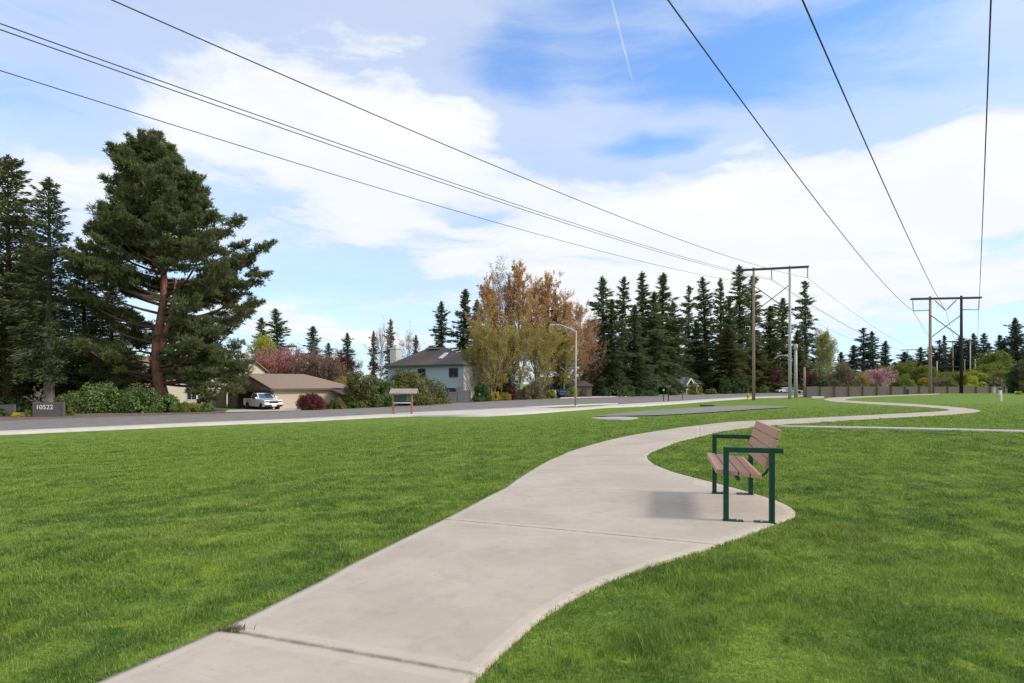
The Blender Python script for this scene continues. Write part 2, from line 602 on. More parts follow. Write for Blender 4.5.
M = {}
M['lawn'] = mat_lawn()
M['blades'] = mat_blades()
M['path'] = mat_concrete("path_concrete", (0.415, 0.352, 0.290), (0.485, 0.418, 0.348))
M['walk'] = mat_concrete("sidewalk_concrete", (0.50, 0.46, 0.41), (0.58, 0.54, 0.48), False)
M['asphalt'] = surf("road_asphalt", (0.155, 0.140, 0.135), (0.195, 0.178, 0.172), 0.7, 0.92, 0.3, 60, coords='Generated', spec=0.2)
M['asphalt'] = mat_concrete("road_asphalt_worn", (0.185, 0.165, 0.155), (0.235, 0.212, 0.20), False)
M['pad'] = mat_concrete("pad_asphalt", (0.20, 0.19, 0.16), (0.26, 0.245, 0.205), False)
M['pad2'] = mat_concrete('slab_concrete', (0.38, 0.355, 0.325), (0.45, 0.42, 0.385), False)
M['soil'] = surf("bark_mulch", (0.110, 0.075, 0.052), (0.17, 0.125, 0.09), 3.0, 0.95, 0.6, 30)
M['joint'] = surf("joint_dirt", (0.035, 0.028, 0.02), (0.06, 0.045, 0.03), 40.0, 0.95)
M['green_steel'] = surf("dark_green_powder_coat", (0.003, 0.052, 0.032), (0.004, 0.062, 0.040), 25.0, 0.5, 0.08, 180, spec=0.3)
M['board'] = surf("recycled_board", (0.56, 0.30, 0.20), (0.47, 0.25, 0.165), 9.0, 0.62, 0.25, 60, stretch=(8, 1, 8))
M['galv'] = surf("galvanised_steel", (0.46, 0.45, 0.44), (0.38, 0.375, 0.37), 3.0, 0.6, metal=0.0)
M['zinc_plate'] = surf("zinc_bolt", (0.5, 0.5, 0.48), None, 30, 0.4, metal=0.6)
M['pole_wood'] = surf("weathered_pole_wood", (0.36, 0.255, 0.20), (0.26, 0.18, 0.14), 2.0, 0.9, 0.4, 30, stretch=(6, 6, 0.5))
M['pole_dark'] = surf("tarred_pole_wood", (0.010, 0.009, 0.008), (0.018, 0.015, 0.013), 2.0, 0.8, 0.4, 30, stretch=(6, 6, 0.5))
M['arm_dark'] = surf("dark_crossarm", (0.055, 0.045, 0.042), (0.085, 0.070, 0.062), 3.0, 0.85)
M['wire'] = surf("aged_conductor", (0.035, 0.036, 0.042), (0.05, 0.05, 0.055), 1.0, 0.6, metal=0.2)
M['insul'] = surf("porcelain_insulator", (0.12, 0.10, 0.10), (0.18, 0.16, 0.16), 6.0, 0.3)
M['fence'] = surf("grey_cedar_boards", (0.235, 0.195, 0.175), (0.145, 0.12, 0.108), 2.2, 0.9, 0.4, 20, stretch=(7.0, 1, 0.4), contrast=0.3)
M['fence_post'] = surf("dark_fence_post", (0.055, 0.046, 0.042), (0.085, 0.07, 0.062), 5.0, 0.9)
M['hydrant'] = surf("hydrant_yellow_paint", (0.72, 0.40, 0.03), (0.60, 0.32, 0.03), 20.0, 0.45)
M['white_paint'] = surf("white_paint", (0.74, 0.74, 0.72), (0.66, 0.66, 0.64), 6.0, 0.5)
M['cedar'] = surf("orange_cedar_post", (0.40, 0.175, 0.070), (0.32, 0.14, 0.06), 6.0, 0.7, stretch=(4, 4, 0.6))
M['shake'] = surf("silvered_cedar_shake", (0.36, 0.32, 0.28), (0.24, 0.21, 0.185), 9.0, 0.9, 0.5, 30, stretch=(1, 5, 1), contrast=0.3)
M['dark_panel'] = surf("dark_notice_panel", (0.03, 0.035, 0.045), (0.05, 0.055, 0.07), 4.0, 0.3)
M['green_panel'] = surf("green_notice_sheet", (0.05, 0.14, 0.10), (0.10, 0.2, 0.14), 8.0, 0.5)
M['tan_wall'] = surf("tan_painted_siding", (0.52, 0.43, 0.315), (0.47, 0.385, 0.28), 1.5, 0.8, 0.15, 12, stretch=(0.3, 0.3, 8))
M['shaded_tan'] = surf("shaded_tan_siding", (0.33, 0.28, 0.23), (0.29, 0.245, 0.20), 1.5, 0.8, 0.15, 12, stretch=(0.3, 0.3, 8))  # tan siding greyed and darkened: the gable's shade is put into the colour
M['cream_wall'] = surf("cream_painted_siding", (0.62, 0.55, 0.44), (0.56, 0.49, 0.385), 1.5, 0.8, 0.15, 12, stretch=(0.3, 0.3, 8))
M['shaded_blue_wall'] = surf("shaded_blue_siding", (0.40, 0.47, 0.56), (0.36, 0.43, 0.52), 1.2, 0.75, 0.2, 12, stretch=(0.3, 0.3, 9))  # pale blue siding with sky-reflecting shade mixed into the colour
M['white_wall'] = surf("white_siding", (0.70, 0.68, 0.64), (0.62, 0.60, 0.57), 1.2, 0.75, 0.2, 12, stretch=(0.3, 0.3, 9))
M['grey_wall'] = surf("grey_siding", (0.30, 0.29, 0.28), (0.25, 0.245, 0.24), 1.2, 0.75, 0.2, 12, stretch=(0.3, 0.3, 9))
M['roof_tan'] = surf("tan_composition_shingle", (0.285, 0.205, 0.155), (0.215, 0.155, 0.118), 5.0, 0.95, 0.4, 14, stretch=(1, 1, 3), contrast=0.3)
M['roof_brown'] = surf("brown_shake_roof", (0.150, 0.115, 0.098), (0.092, 0.070, 0.062), 4.0, 0.95, 0.5, 10, stretch=(1, 1, 3), contrast=0.32)
M['roof_grey'] = surf("grey_shingle_roof", (0.19, 0.19, 0.195), (0.13, 0.13, 0.135), 4.0, 0.95, 0.4, 10, contrast=0.3)
M['trim_brown'] = surf("brown_trim", (0.12, 0.075, 0.055), None, 5.0, 0.7)
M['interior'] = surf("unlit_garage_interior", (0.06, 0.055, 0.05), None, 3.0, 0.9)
M['glass'] = surf("window_glass", (0.025, 0.03, 0.035), (0.03, 0.035, 0.04), 1.0, 0.06, spec=0.8)
M['teal_frame'] = surf("dark_teal_shutter", (0.045, 0.075, 0.085), None, 4.0, 0.6)
M['skylight'] = surf("skylight_dome", (0.62, 0.66, 0.70), None, 2.0, 0.15)
M['blue_door'] = surf("blue_painted_door", (0.05, 0.11, 0.28), None, 5.0, 0.55)
M['plank_grey'] = surf("grey_sign_planks", (0.120, 0.108, 0.112), (0.085, 0.076, 0.08), 3.0, 0.85, 0.3, 20, stretch=(0.5, 1, 6), contrast=0.3)
M['mat_white_digit'] = surf("white_digit", (0.8, 0.8, 0.8), None, 5.0, 0.5)
M['gate_grey'] = surf("grey_board_gate", (0.17, 0.17, 0.185), (0.13, 0.13, 0.145), 3.0, 0.85, stretch=(6, 6, 0.4), contrast=0.3)
M['car_white'] = surf("white_car_paint", (0.72, 0.74, 0.76), (0.70, 0.72, 0.74), 2.0, 0.28, coat=0.8)
M['car_blue'] = surf("dark_blue_car_paint", (0.012, 0.022, 0.05), None, 2.0, 0.28, coat=0.8)
M['car_pale'] = surf("pale_blue_white_car_paint", (0.55, 0.60, 0.74), None, 2.0, 0.28, coat=0.8)
M['tyre'] = surf("tyre_rubber", (0.012, 0.012, 0.012), None, 20.0, 0.85)
M['rim'] = surf("dark_alloy_rim", (0.05, 0.05, 0.055), None, 10.0, 0.35, metal=0.7)
M['trim_black'] = surf("black_plastic_trim", (0.015, 0.015, 0.016), None, 10.0, 0.5)
M['chrome'] = surf("chrome_trim", (0.6, 0.6, 0.62), None, 5.0, 0.15, metal=1.0)
M['car_glass'] = surf("tinted_car_glass", (0.05, 0.10, 0.17), (0.03, 0.06, 0.11), 1.5, 0.05, spec=1.0)
M['lamp_glass'] = surf("headlight_lens", (0.10, 0.11, 0.12), None, 5.0, 0.05, spec=1.0)
M['stone'] = surf("pale_stone", (0.48, 0.44, 0.38), (0.36, 0.32, 0.27), 4.0, 0.9, 0.4, 20)
M['bark_orange'] = surf("orange_pine_bark", (0.310, 0.135, 0.075), (0.130, 0.066, 0.045), 2.6, 0.95, 0.8, 8, stretch=(1.5, 1.5, 0.5), contrast=0.2)
M['bark_red'] = surf("red_brown_bark", (0.135, 0.075, 0.05), (0.07, 0.042, 0.03), 2.6, 0.95, 0.6, 8, stretch=(1.5, 1.5, 0.5), contrast=0.2)
M['bark_grey'] = surf("grey_bark", (0.190, 0.165, 0.145), (0.10, 0.085, 0.072), 2.6, 0.95, 0.6, 8, stretch=(1.5, 1.5, 0.5), contrast=0.2)
M['bark_dark'] = surf("dark_fir_bark", (0.065, 0.052, 0.043), (0.035, 0.028, 0.024), 2.6, 0.95, 0.6, 8, stretch=(1.5, 1.5, 0.5))
M['bark_birch'] = surf("pale_birch_bark", (0.430, 0.375, 0.320), (0.20, 0.16, 0.13), 2.0, 0.9, 0.4, 9, stretch=(1, 1, 2.5), contrast=0.2)
M['twig_rust'] = surf("rusty_twigs", (0.225, 0.120, 0.072), (0.15, 0.085, 0.058), 1.2, 0.9)

M['fir'] = foliage("fir_needles", (0.07, 0.1, 0.044), (0.145, 0.178, 0.068), (0.2, 0.21, 0.085), 0.38, 0.5)
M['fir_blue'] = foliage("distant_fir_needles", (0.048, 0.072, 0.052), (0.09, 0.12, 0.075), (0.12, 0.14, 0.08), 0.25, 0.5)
M['fir_olive'] = foliage("olive_conifer_needles", (0.074, 0.09, 0.032), (0.17, 0.178, 0.054), (0.26, 0.225, 0.08), 0.42, 0.5)
M['pine'] = foliage("pine_needles", (0.09, 0.12, 0.045), (0.2, 0.228, 0.085), (0.285, 0.285, 0.115), 0.4, 0.45)
M['larch'] = foliage("golden_brown_conifer", (0.17, 0.12, 0.045), (0.27, 0.185, 0.07), (0.2, 0.19, 0.06), 0.3, 0.6)
M['maple_orange'] = foliage("budding_orange_leaves", (0.48, 0.265, 0.105), (0.64, 0.40, 0.165), (0.52, 0.43, 0.13), 0.45, 0.35)
M['leaf_olive'] = foliage("young_olive_leaves", (0.3, 0.26, 0.05), (0.46, 0.39, 0.075), (0.56, 0.32, 0.1), 0.45, 0.35)
M['leaf_green'] = foliage("fresh_green_leaves", (0.125, 0.165, 0.03), (0.235, 0.265, 0.045), (0.33, 0.32, 0.055), 0.4, 0.5)
M['leaf_lime'] = foliage("lime_leaves", (0.275, 0.338, 0.025), (0.475, 0.500, 0.044), (0.525, 0.475, 0.062), 0.4, 0.7)
M['leaf_pale'] = foliage("pale_yellow_green_leaves", (0.247, 0.260, 0.091), (0.416, 0.416, 0.156), (0.520, 0.494, 0.247), 0.4, 0.6)
M['rhodo'] = foliage("rhododendron_leaves", (0.05, 0.105, 0.026), (0.155, 0.225, 0.055), (0.26, 0.3, 0.1), 0.12, 0.8, 0.42)
M['rhodo_olive'] = foliage("olive_rhododendron_leaves", (0.065, 0.082, 0.02), (0.18, 0.18, 0.045), (0.29, 0.225, 0.105), 0.15, 0.7, 0.45)
M['dark_shrub'] = foliage("dark_evergreen_leaves", (0.024, 0.051, 0.018), (0.068, 0.105, 0.033), None, 0.15, 0.9)
M['green_shrub'] = foliage("green_laurel_leaves", (0.031, 0.078, 0.016), (0.078, 0.163, 0.029), None, 0.2, 0.9)
M['red_maple'] = foliage("dark_red_maple_leaves", (0.106, 0.015, 0.020), (0.213, 0.040, 0.043), (0.150, 0.037, 0.025), 0.3, 0.9)
M['pink'] = foliage("pink_blossom", (0.55, 0.29, 0.31), (0.7, 0.45, 0.46), (0.42, 0.22, 0.19), 0.35, 0.5)
M['plum'] = foliage("plum_blossom_and_leaf", (0.38, 0.16, 0.15), (0.52, 0.25, 0.225), (0.27, 0.15, 0.1), 0.35, 0.45)
M['plum_brown'] = foliage("brown_pink_twigs_and_leaf", (0.27, 0.165, 0.13), (0.4, 0.25, 0.2), (0.31, 0.21, 0.12), 0.35, 0.45)
M['maroon'] = foliage("maroon_leaves", (0.066, 0.022, 0.022), (0.132, 0.042, 0.038), None, 0.3, 0.5)
M['rust'] = foliage("pale_rust_leaves", (0.56, 0.32, 0.165), (0.7, 0.46, 0.26), (0.56, 0.4, 0.15), 0.45, 0.4)
M['heath'] = foliage("grey_olive_heath", (0.137, 0.114, 0.065), (0.227, 0.195, 0.107), (0.286, 0.247, 0.117), 0.25, 0.6)
M['yellow_flower'] = foliage("yellow_bloom", (0.504, 0.360, 0.024), (0.660, 0.504, 0.036), (0.216, 0.240, 0.036), 0.35, 1.2)
M['weed'] = foliage("weed_leaves", (0.072, 0.102, 0.024), (0.156, 0.168, 0.060), (0.240, 0.192, 0.096), 0.3, 5.0)

# ------------------------------------------------------------------ ground sheet
def graded(lo_fine, hi_fine, step, mid, step2, far):
    a = [lo_fine]
    while a[-1] < hi_fine: a.append(a[-1] + step)
    while a[-1] < mid: a.append(a[-1] + step2)
    s = step2
    while a[-1] < far:
        s *= 1.35
        a.append(a[-1] + s)
    return np.array(a)


xp = graded(0.0, 12, 0.5, 130, 1.5, 6000)
xs = np.concatenate([-xp[:0:-1], xp])
yp = graded(0.0, 20, 0.5, 135, 1.5, 9000)
yn = -graded(0.0, 6, 1.5, 20, 3, 300)[:0:-1]
ys = np.concatenate([yn, yp])
XX, YY = np.meshgrid(xs, ys)
ZZ = gz(XX, YY)
nx, ny = len(xs), len(ys)
idx = np.arange(nx * ny).reshape(ny, nx)
quads = np.stack([idx[:-1, :-1], idx[:-1, 1:], idx[1:, 1:], idx[1:, :-1]], -1).reshape(-1, 4)
ground = link("ground", np_mesh("ground", np.stack([XX, YY, ZZ], -1).reshape(-1, 3), quads=quads, mat=M['lawn'], smooth=True))
tag(ground, "wide mown green lawn sloping gently down to the street", None, None, 'structure')


def catmull(P, sub):
    P = [Vector(p) for p in P]
    out = []
    for i in range(len(P) - 1):
        p0 = P[max(i - 1, 0)]; p1 = P[i]; p2 = P[i + 1]; p3 = P[min(i + 2, len(P) - 1)]
        for k in range(sub):
            t = k / sub
            out.append(0.5 * ((2 * p1) + (-p0 + p2) * t + (2 * p0 - 5 * p1 + 4 * p2 - p3) * t * t + (-p0 + 3 * p1 - 3 * p2 + p3) * t ** 3))
    out.append(P[-1])
    return out


def strip(name, Lpx, Rpx, off, mat, sub=6, cols=10, skirt=0.0, world=False):
    """a sheet lofted between two edge lines, lying on the terrain at a height off"""
    Lw = [p if world else G(*p) for p in Lpx]
    Rw = [p if world else G(*p) for p in Rpx]
    if not world:
        Lw, Rw = catmull(Lw, sub), catmull(Rw, sub)
    V, Q = [], []
    rows = []
    for a, b in zip(Lw, Rw):
        row = []
        for c in range(cols + 1):
            p = a.lerp(b, c / cols)
            row.append(len(V)); V.append((p.x, p.y, float(gz(p.x, p.y)) + off))
        rows.append(row)
    for r0, r1 in zip(rows, rows[1:]):
        for c in range(cols):
            Q.append((r0[c], r0[c + 1], r1[c + 1], r1[c]))
    if skirt:
        for side in (0, -1):
            lo = []
            for r in rows:
                v = V[r[side]]
                lo.append(len(V)); V.append((v[0], v[1], v[2] - skirt))
            for i in range(len(rows) - 1):
                Q.append((rows[i][side], rows[i + 1][side], lo[i + 1], lo[i]))
        for r in (rows[0], rows[-1]):
            lo = []
            for k in r:
                v = V[k]
                lo.append(len(V)); V.append((v[0], v[1], v[2] - skirt))
            for i in range(len(r) - 1):
                Q.append((r[i], r[i + 1], lo[i + 1], lo[i]))
    o = link(name, np_mesh(name, V, quads=Q, mat=mat))
    bm = bmesh.new(); bm.from_mesh(o.data); bmesh.ops.recalc_face_normals(bm, faces=bm.faces[:]); bm.to_mesh(o.data); bm.free()
    return o


# ------------------------------------------------------------------ street, sidewalk, pads
def edge_ext(px_list, back, fwd):
    """world points along an edge, carried on in the street direction at both ends"""
    W = [G(*p) for p in px_list]
    u = Vector((SU, CU, 0))
    W = [W[0] - u * back] + W + [W[-1] + u * fwd]
    return W


near_edge = [(0, 432.2), (100, 427.9), (200, 423.4), (300, 419.4), (380, 415.0), (450, 410.9), (522, 407.9), (593, 405.0), (660, 401.6), (720, 398.4), (800, 395.3)]
far_edge = [(0, 420.5), (100, 417.3), (200, 414.1), (300, 411.0), (350, 409.2), (405, 406.2), (450, 403.6), (500, 401.0), (560, 398.3), (640, 396.3), (740, 393.7)]
road = strip("road", edge_ext(near_edge, 60, 55), edge_ext(far_edge, 70, 20), 0.03, M['asphalt'], world=True, sub=5, cols=14)
tag(road, "grey asphalt street running past the lawn", None, None, 'structure')

walk_low = [(0, 435.2), (100, 430.6), (200, 426.0), (300, 422.0), (380, 417.8), (420, 416.2), (450, 417.0), (484, 416.8), (533, 414.0), (571, 410.9), (607, 408.0), (640, 406.8), (665, 405.0), (690, 403.2), (720, 400.7), (760, 398.2), (800, 397.2)]
walk_up = [(0, 432.6), (100, 428.2), (200, 423.7), (300, 419.7), (380, 415.2), (415, 413.0), (450, 411.2), (480, 409.8), (522, 408.1), (560, 409.2), (600, 406.8), (620, 404.6), (650, 403.0), (670, 402.0), (700, 400.0), (745, 397.4), (800, 396.0)]
sidewalk = strip("sidewalk", edge_ext(walk_low, 60, 60), edge_ext(walk_up, 60, 60), 0.12, M['walk'], world=True, sub=5, cols=4, skirt=0.3)
tag(sidewalk, "pale concrete sidewalk and driveway apron along the street", None, None, 'structure')
kerb = strip("kerb", [(522, 408.3), (560, 406.5), (593, 405.1), (618, 404.3)], [(522, 407.9), (560, 406.0), (593, 404.6), (618, 403.9)], 0.12, M['walk'], cols=2, skirt=0.3)
tag(kerb, "concrete kerb of the planting strip by the street lamp", None, None, 'structure')

pad = strip("asphalt_pad", [(597, 416.8), (640, 416.3), (670, 415.3), (699, 413.7), (738, 411.0), (765, 409.3), (788, 408.0)],
            [(597, 416.2), (640, 411.7), (670, 409.6), (699, 407.7), (738, 406.1), (765, 406.3), (788, 407.3)], 0.05, M['pad'], cols=6)
tag(pad, "tapering grey asphalt pad in the lawn", None, None, 'structure')
slab = strip("utility_slab", [(591, 418.6), (604, 420.0), (622, 420.3), (638, 418.9)], [(592, 418.0), (606, 417.3), (622, 417.2), (637, 418.0)], 0.035, M['pad2'], cols=4, skirt=0.2)
tag(slab, "small pale concrete slab set in the lawn", None, None, 'structure')
side_path = strip("side_path", [(778, 426.3), (824, 427.0), (880, 427.9), (949, 429.4), (1024, 431.2), (1100, 433.2)],
                  [(778, 427.4), (824, 428.3), (880, 429.3), (949, 430.9), (1024, 432.8), (1100, 435.0)], 0.035, M['pad2'], cols=3, skirt=0.15)
tag(side_path, "narrow concrete strip crossing the lawn behind the bench", None, None, 'structure')
verge = strip("planting_bed", [(470, 402.4), (500, 400.8), (540, 398.9), (590, 397.1), (640, 396.1)], [(470, 396.0), (500, 395.0), (540, 394.0), (590, 393.0), (640, 393.2)], 0.05, M['soil'], cols=6)
tag(verge, "brown bark bed under the orange trees", None, None, 'structure')
drive = strip("driveway", [(225, 412.6), (260, 411.8), (300, 410.8)], [(228, 410.2), (262, 409.2), (304, 408.2)], 0.05, M['walk'], cols=4)
tag(drive, "concrete driveway in front of the tan garage", None, None, 'structure')
yard = strip("bark_yard", [(-60, 423.5), (60, 418.8), (150, 415.8), (226, 413.0)], [(-60, 398), (60, 398), (150, 398), (226, 400)], 0.04, M['soil'], cols=8)
tag(yard, "shaded bark floor under the tall conifers", None, None, 'structure')
apron = strip("far_kerb", [(560, 398.6), (580, 397.9), (605, 397.3), (630, 396.8)], [(560, 397.8), (580, 397.2), (605, 396.6), (630, 396.2)], 0.13, M['walk'], cols=2, skirt=0.2)
tag(apron, "pale kerb across the street by the lamp", None, None, 'structure')

# ------------------------------------------------------------------ main winding path
SEC = [  # (left px, right px, joint here?)
    ((-260, 845), (310, 850), 1), ((-75, 763), (405, 756), 0), ((219, 632.6), (479, 679.5), 2),
    ((285, 601), (513.7, 646), 0), ((320, 583.5), (549, 616.7), 0), ((352, 566), (604, 585.5), 0),
    ((397, 543.5), (654, 567.5), 0), ((443, 521), (717, 547), 1), ((475, 504.5), (773.5, 526), 0),
    ((486, 498.6), (795.5, 516.5), 0), ((495, 494), (783, 505), 0), ((505, 489), (752, 494.6), 1),
    ((519.5, 478.5), (717, 484.7), 0), ((546, 462.8), (674, 473.4), 0), ((560, 456.6), (654.3, 465.4), 0),
    ((574, 450.8), (647.2, 458.8), 0), ((609.4, 440.6), (649.4, 454.3), 0), ((640.6, 434.2), (662, 448.4), 0),
    ((672, 429.3), (681.6, 441.4), 0), ((700, 425.6), (700, 437), 1), ((728, 422.6), (722, 431.5), 0),
    ((754, 421), (748, 428.2), 0), ((785, 419.6), (781, 425.0), 0), ((824, 417.7), (820, 422.3), 1),
    ((863, 415.7), (869, 419.3), 0), ((902, 413.7), (918, 416.7), 0), ((933, 412.2), (949, 414.9), 0),
    ((947, 410.9), (970, 413), 1), ((948, 409.7), (980, 410.9), 0), ((936, 408.4), (961, 407.9), 1),
    ((914, 406.6), (933, 405.6), 0), ((873, 404.4), (896, 403.3), 1), ((850, 402.9), (866, 401.9), 0),
    ((832, 401.5), (848, 400.7), 1), ((824, 399.8), (845, 399.6), 0), ((830, 398.1), (850, 398.6), 1),
    ((845, 397.2), (858, 397.8), 0), ((873, 396.1), (882.6, 396.6), 1), ((908, 394.9), (908, 395.5), 0), ((940, 393.6), (938, 394.3), 1)]


def build_path():
    sub = 10
    Lw = catmull([G(*s[0]) for s in SEC], sub)
    Rw = catmull([G(*s[1]) for s in SEC], sub)
    joints = [i * sub for i, s in enumerate(SEC) if s[2]]
    wide = {i * sub for i, s in enumerate(SEC) if s[2] == 2}
    V, Q, E, J = [], [], [], []
    n = len(Lw)
    for ja, jb in zip(joints, joints[1:]):
        La, Lb = [Lw[i].copy() for i in range(ja, jb + 1)], [Rw[i].copy() for i in range(ja, jb + 1)]
        # pull the two ends of the slab in by half a joint
        for end, nxt, j in ((0, 1, ja), (-1, -2, jb)):
            g = 0.011 if j in wide else 0.0045
            for e in (La, Lb):
                d = (e[nxt] - e[end]).normalized()
                e[end] = e[end] + d * g
        # extra rows close to the ends
        def dens(e):
            r = [e[0], e[0].lerp(e[1], 0.25), e[0].lerp(e[1], 0.6)]
            for k in range(1, len(e) - 1):
                r.append(e[k])
            r += [e[-2].lerp(e[-1], 0.4), e[-2].lerp(e[-1], 0.75), e[-1]]
            return r
        La, Lb = dens(La), dens(Lb)
        rows = []
        a0, b0, a1, b1 = La[0], Lb[0], La[-1], Lb[-1]

        def dline(p, a, b):
            ab = (b - a).xy; ap = (p - a).xy
            return abs(ab.x * ap.y - ab.y * ap.x) / max(ab.length, 1e-6)
        sw, sj = 0.0, 0.0
        for a, b in zip(La, Lb):
            w = (b - a).length
            # true distance from the slab edge, measured square to it
            ts = [0.0, 0.045 / w, 0.10 / w, 0.15 / w, 0.3 / w]
            ts = [t for t in ts if t < 0.42]
            while len(ts) < 5: ts.append(0.42)
            mid = [0.45, 0.5, 0.55]
            tt = ts + mid + [1 - t for t in ts[::-1]]
            row = []
            for t in tt:
                p = a.lerp(b, t)
                row.append(len(V))
                ed = min(t, 1 - t) * w
                dj = min(dline(p, a0, b0), dline(p, a1, b1))
                rim = 0.004 if ed < 0.001 else 0.0
                V.append((p.x, p.y, float(gz(p.x, p.y)) + 0.020 - rim))
                E.append(ed); J.append(dj)
            rows.append(row)
        for r0, r1 in zip(rows, rows[1:]):
            for c in range(len(r0) - 1):
                Q.append((r0[c], r0[c + 1], r1[c + 1], r1[c]))
        border = [r[0] for r in rows] + rows[-1][1:] + [r[-1] for r in rows[::-1]][1:] + rows[0][::-1][1:-1]
        lo = []
        for k in border:
            v = V[k]
            lo.append(len(V)); V.append((v[0], v[1], v[2] - 0.10)); E.append(E[k]); J.append(J[k])
        for i in range(len(border)):
            i2 = (i + 1) % len(border)
            Q.append((border[i], border[i2], lo[i2], lo[i]))
    me = np_mesh("path", V, quads=Q, mat=M['path'], vattr={'edge': E, 'joint': J})
    o = link("path", me)
    bm = bmesh.new(); bm.from_mesh(me); bmesh.ops.recalc_face_normals(bm, faces=bm.faces[:]); bm.to_mesh(me); bm.free()
    tag(o, "winding pale concrete footpath with a bay for the bench", None, None, 'structure')
    base = []
    for a, b in zip(Lw, Rw):
        d = (b - a).normalized() * 0.04
        base.append((a + d, b - d))
    V = [(p.x, p.y, float(gz(p.x, p.y)) + 0.008) for ab in base for p in ab]
    Q = [(2 * i, 2 * i + 1, 2 * i + 3, 2 * i + 2) for i in range(n - 1)]
    o = link("path_bed", np_mesh("path_bed", V, quads=Q, mat=M['joint']))
    tag(o, "dark soil in the joints of the footpath", None, None, 'structure')
    return Lw, Rw


PL, PR = build_path()


def in_strip(x, y, Lw, Rw, grow=0.0):
    """which points lie between the two edge lines"""
    res = np.zeros(len(x), bool)
    for i in range(len(Lw) - 1):
        quad = [Lw[i], Rw[i], Rw[i + 1], Lw[i + 1]]
        c = sum((q.xy for q in quad), Vector((0, 0))) / 4
        poly = [(c + (q.xy - c) * (1.0 + grow)) for q in quad]
        x0 = min(p.x for p in poly); x1 = max(p.x for p in poly); y0 = min(p.y for p in poly); y1 = max(p.y for p in poly)
        m = np.where((x >= x0) & (x <= x1) & (y >= y0) & (y <= y1))[0]
        if not len(m): continue
        ins = np.zeros(len(m), bool)
        xx, yy = x[m], y[m]
        for a, b in zip(poly, poly[1:] + poly[:1]):
            if abs(a.y - b.y) < 1e-9: continue
            cr = ((a.y > yy) != (b.y > yy)) & (xx < (b.x - a.x) * (yy - a.y) / (b.y - a.y) + a.x)
            ins ^= cr
        res[m] |= ins
    return res


# ------------------------------------------------------------------ grass blades
def blade_mesh(name, x, y, h, w, rng, mat, lean=0.6):
    n = len(x)
    z = gz(x, y)
    ang = rng.random(n) * 2 * np.pi
    la = rng.random(n) * 2 * np.pi
    ln = h * lean * (0.2 + rng.random(n))
    dx, dy = np.cos(ang) * w / 2, np.sin(ang) * w / 2
    lx, ly = np.cos(la) * ln, np.sin(la) * ln
    v = np.empty((n, 5, 3))
    v[:, 0] = np.stack([x - dx, y - dy, z - 0.004], 1)
    v[:, 1] = np.stack([x + dx, y + dy, z - 0.004], 1)
    v[:, 2] = np.stack([x + dx * 0.8 + lx * 0.35, y + dy * 0.8 + ly * 0.35, z + h * 0.6], 1)
    v[:, 3] = np.stack([x - dx * 0.8 + lx * 0.35, y - dy * 0.8 + ly * 0.35, z + h * 0.6], 1)
    v[:, 4] = np.stack([x + lx, y + ly, z + h * (0.85 + 0.15 * rng.random(n))], 1)
    b = np.arange(n)[:, None] * 5
    q = b + np.array([[0, 1, 2, 3]])
    t = b + np.array([[3, 2, 4]])
    r = rng.random(n)
    return np_mesh(name, v.reshape(-1, 3), quads=q, tris=t, mat=mat, rnd=np.concatenate([r, r]))


def build_grass():
    rng = np.random.default_rng(7)
    n = 1400000
    # near the viewer the turf is dense, farther off it thins into the ground sheet
    r0, r1 = 1.9, 48.0
    k = 0.55
    uu = rng.random(n)
    Y = (r0 ** (1 - k) + uu * (r1 ** (1 - k) - r0 ** (1 - k))) ** (1 / (1 - k))
    a = -1.02 + rng.random(n) * 2.04
    X = a * (Y * 0.92 + 0.9)
    keep = ~in_strip(X + rng.normal(0, 0.020, n), Y + rng.normal(0, 0.020, n), PL, PR, 0.0)
    sw = [G(*p) for p in [(778, 426.3), (824, 427.0), (880, 427.9), (949, 429.4), (1024, 431.2), (1100, 433.2)]]
    se = [G(*p) for p in [(778, 427.4), (824, 428.3), (880, 429.3), (949, 430.9), (1024, 432.8), (1100, 435.0)]]
    keep &= ~in_strip(X, Y, sw, se, 0.05)
    p_ = Y * SU - X * CU
    keep &= p_ < 36.0
    keep &= rng.random(n) > np.clip((Y - 9) / 34.0, 0, 1) ** 0.6
    X, Y = X[keep], Y[keep]
    n = len(X)
    # taller tufts in patches
    f = np.zeros(n)
    for i in range(260):
        cx = rng.uniform(-20, 24); cy = rng.uniform(2.5, 24); s = rng.uniform(0.08, 0.35)
        f += np.exp(-((X - cx) ** 2 + (Y - cy) ** 2) / (2 * s * s))
    g2 = np.zeros(n)
    for sc_, am in ((0.9, 1.0), (0.45, 1.0), (0.22, 0.9), (0.12, 0.7)):
        for _ in range(5):
            th_ = rng.random() * 6.283
            g2 += am * np.sin((X * math.cos(th_) + Y * math.sin(th_)) * 6.283 / (sc_ * (0.7 + 0.6 * rng.random())) + rng.random() * 6.283) / 4.0
    tall = np.exp(0.42 * np.clip(g2, -2.2, 2.2))
    near = np.zeros(n, bool)
    q = np.where(Y < 15)[0]
    for dx_, dy_ in ((0.07, 0), (-0.07, 0), (0.05, 0.06), (-0.05, -0.06)):
        near[q] |= in_strip(X[q] + dx_, Y[q] + dy_, PL, PR, 0.0)
    h = (0.012 + 0.016 * rng.random(n)) * (1 + 0.8 * np.clip(f, 0, 1.2)) * (1 + 0.012 * np.minimum(Y, 20)) * tall
    h = np.where(near, np.maximum(h, 0.024) * (0.8 + 0.6 * rng.random(n)), h)
    w = np.maximum(0.0032, 0.0011 * Y) * (0.7 + 0.6 * rng.random(n))
    o = link("grass", blade_mesh("grass", X, Y, h, w, rng, M['blades'], 0.75))
    tag(o, "short mown green grass of the lawn either side of the path", None, None, 'stuff')


build_grass()

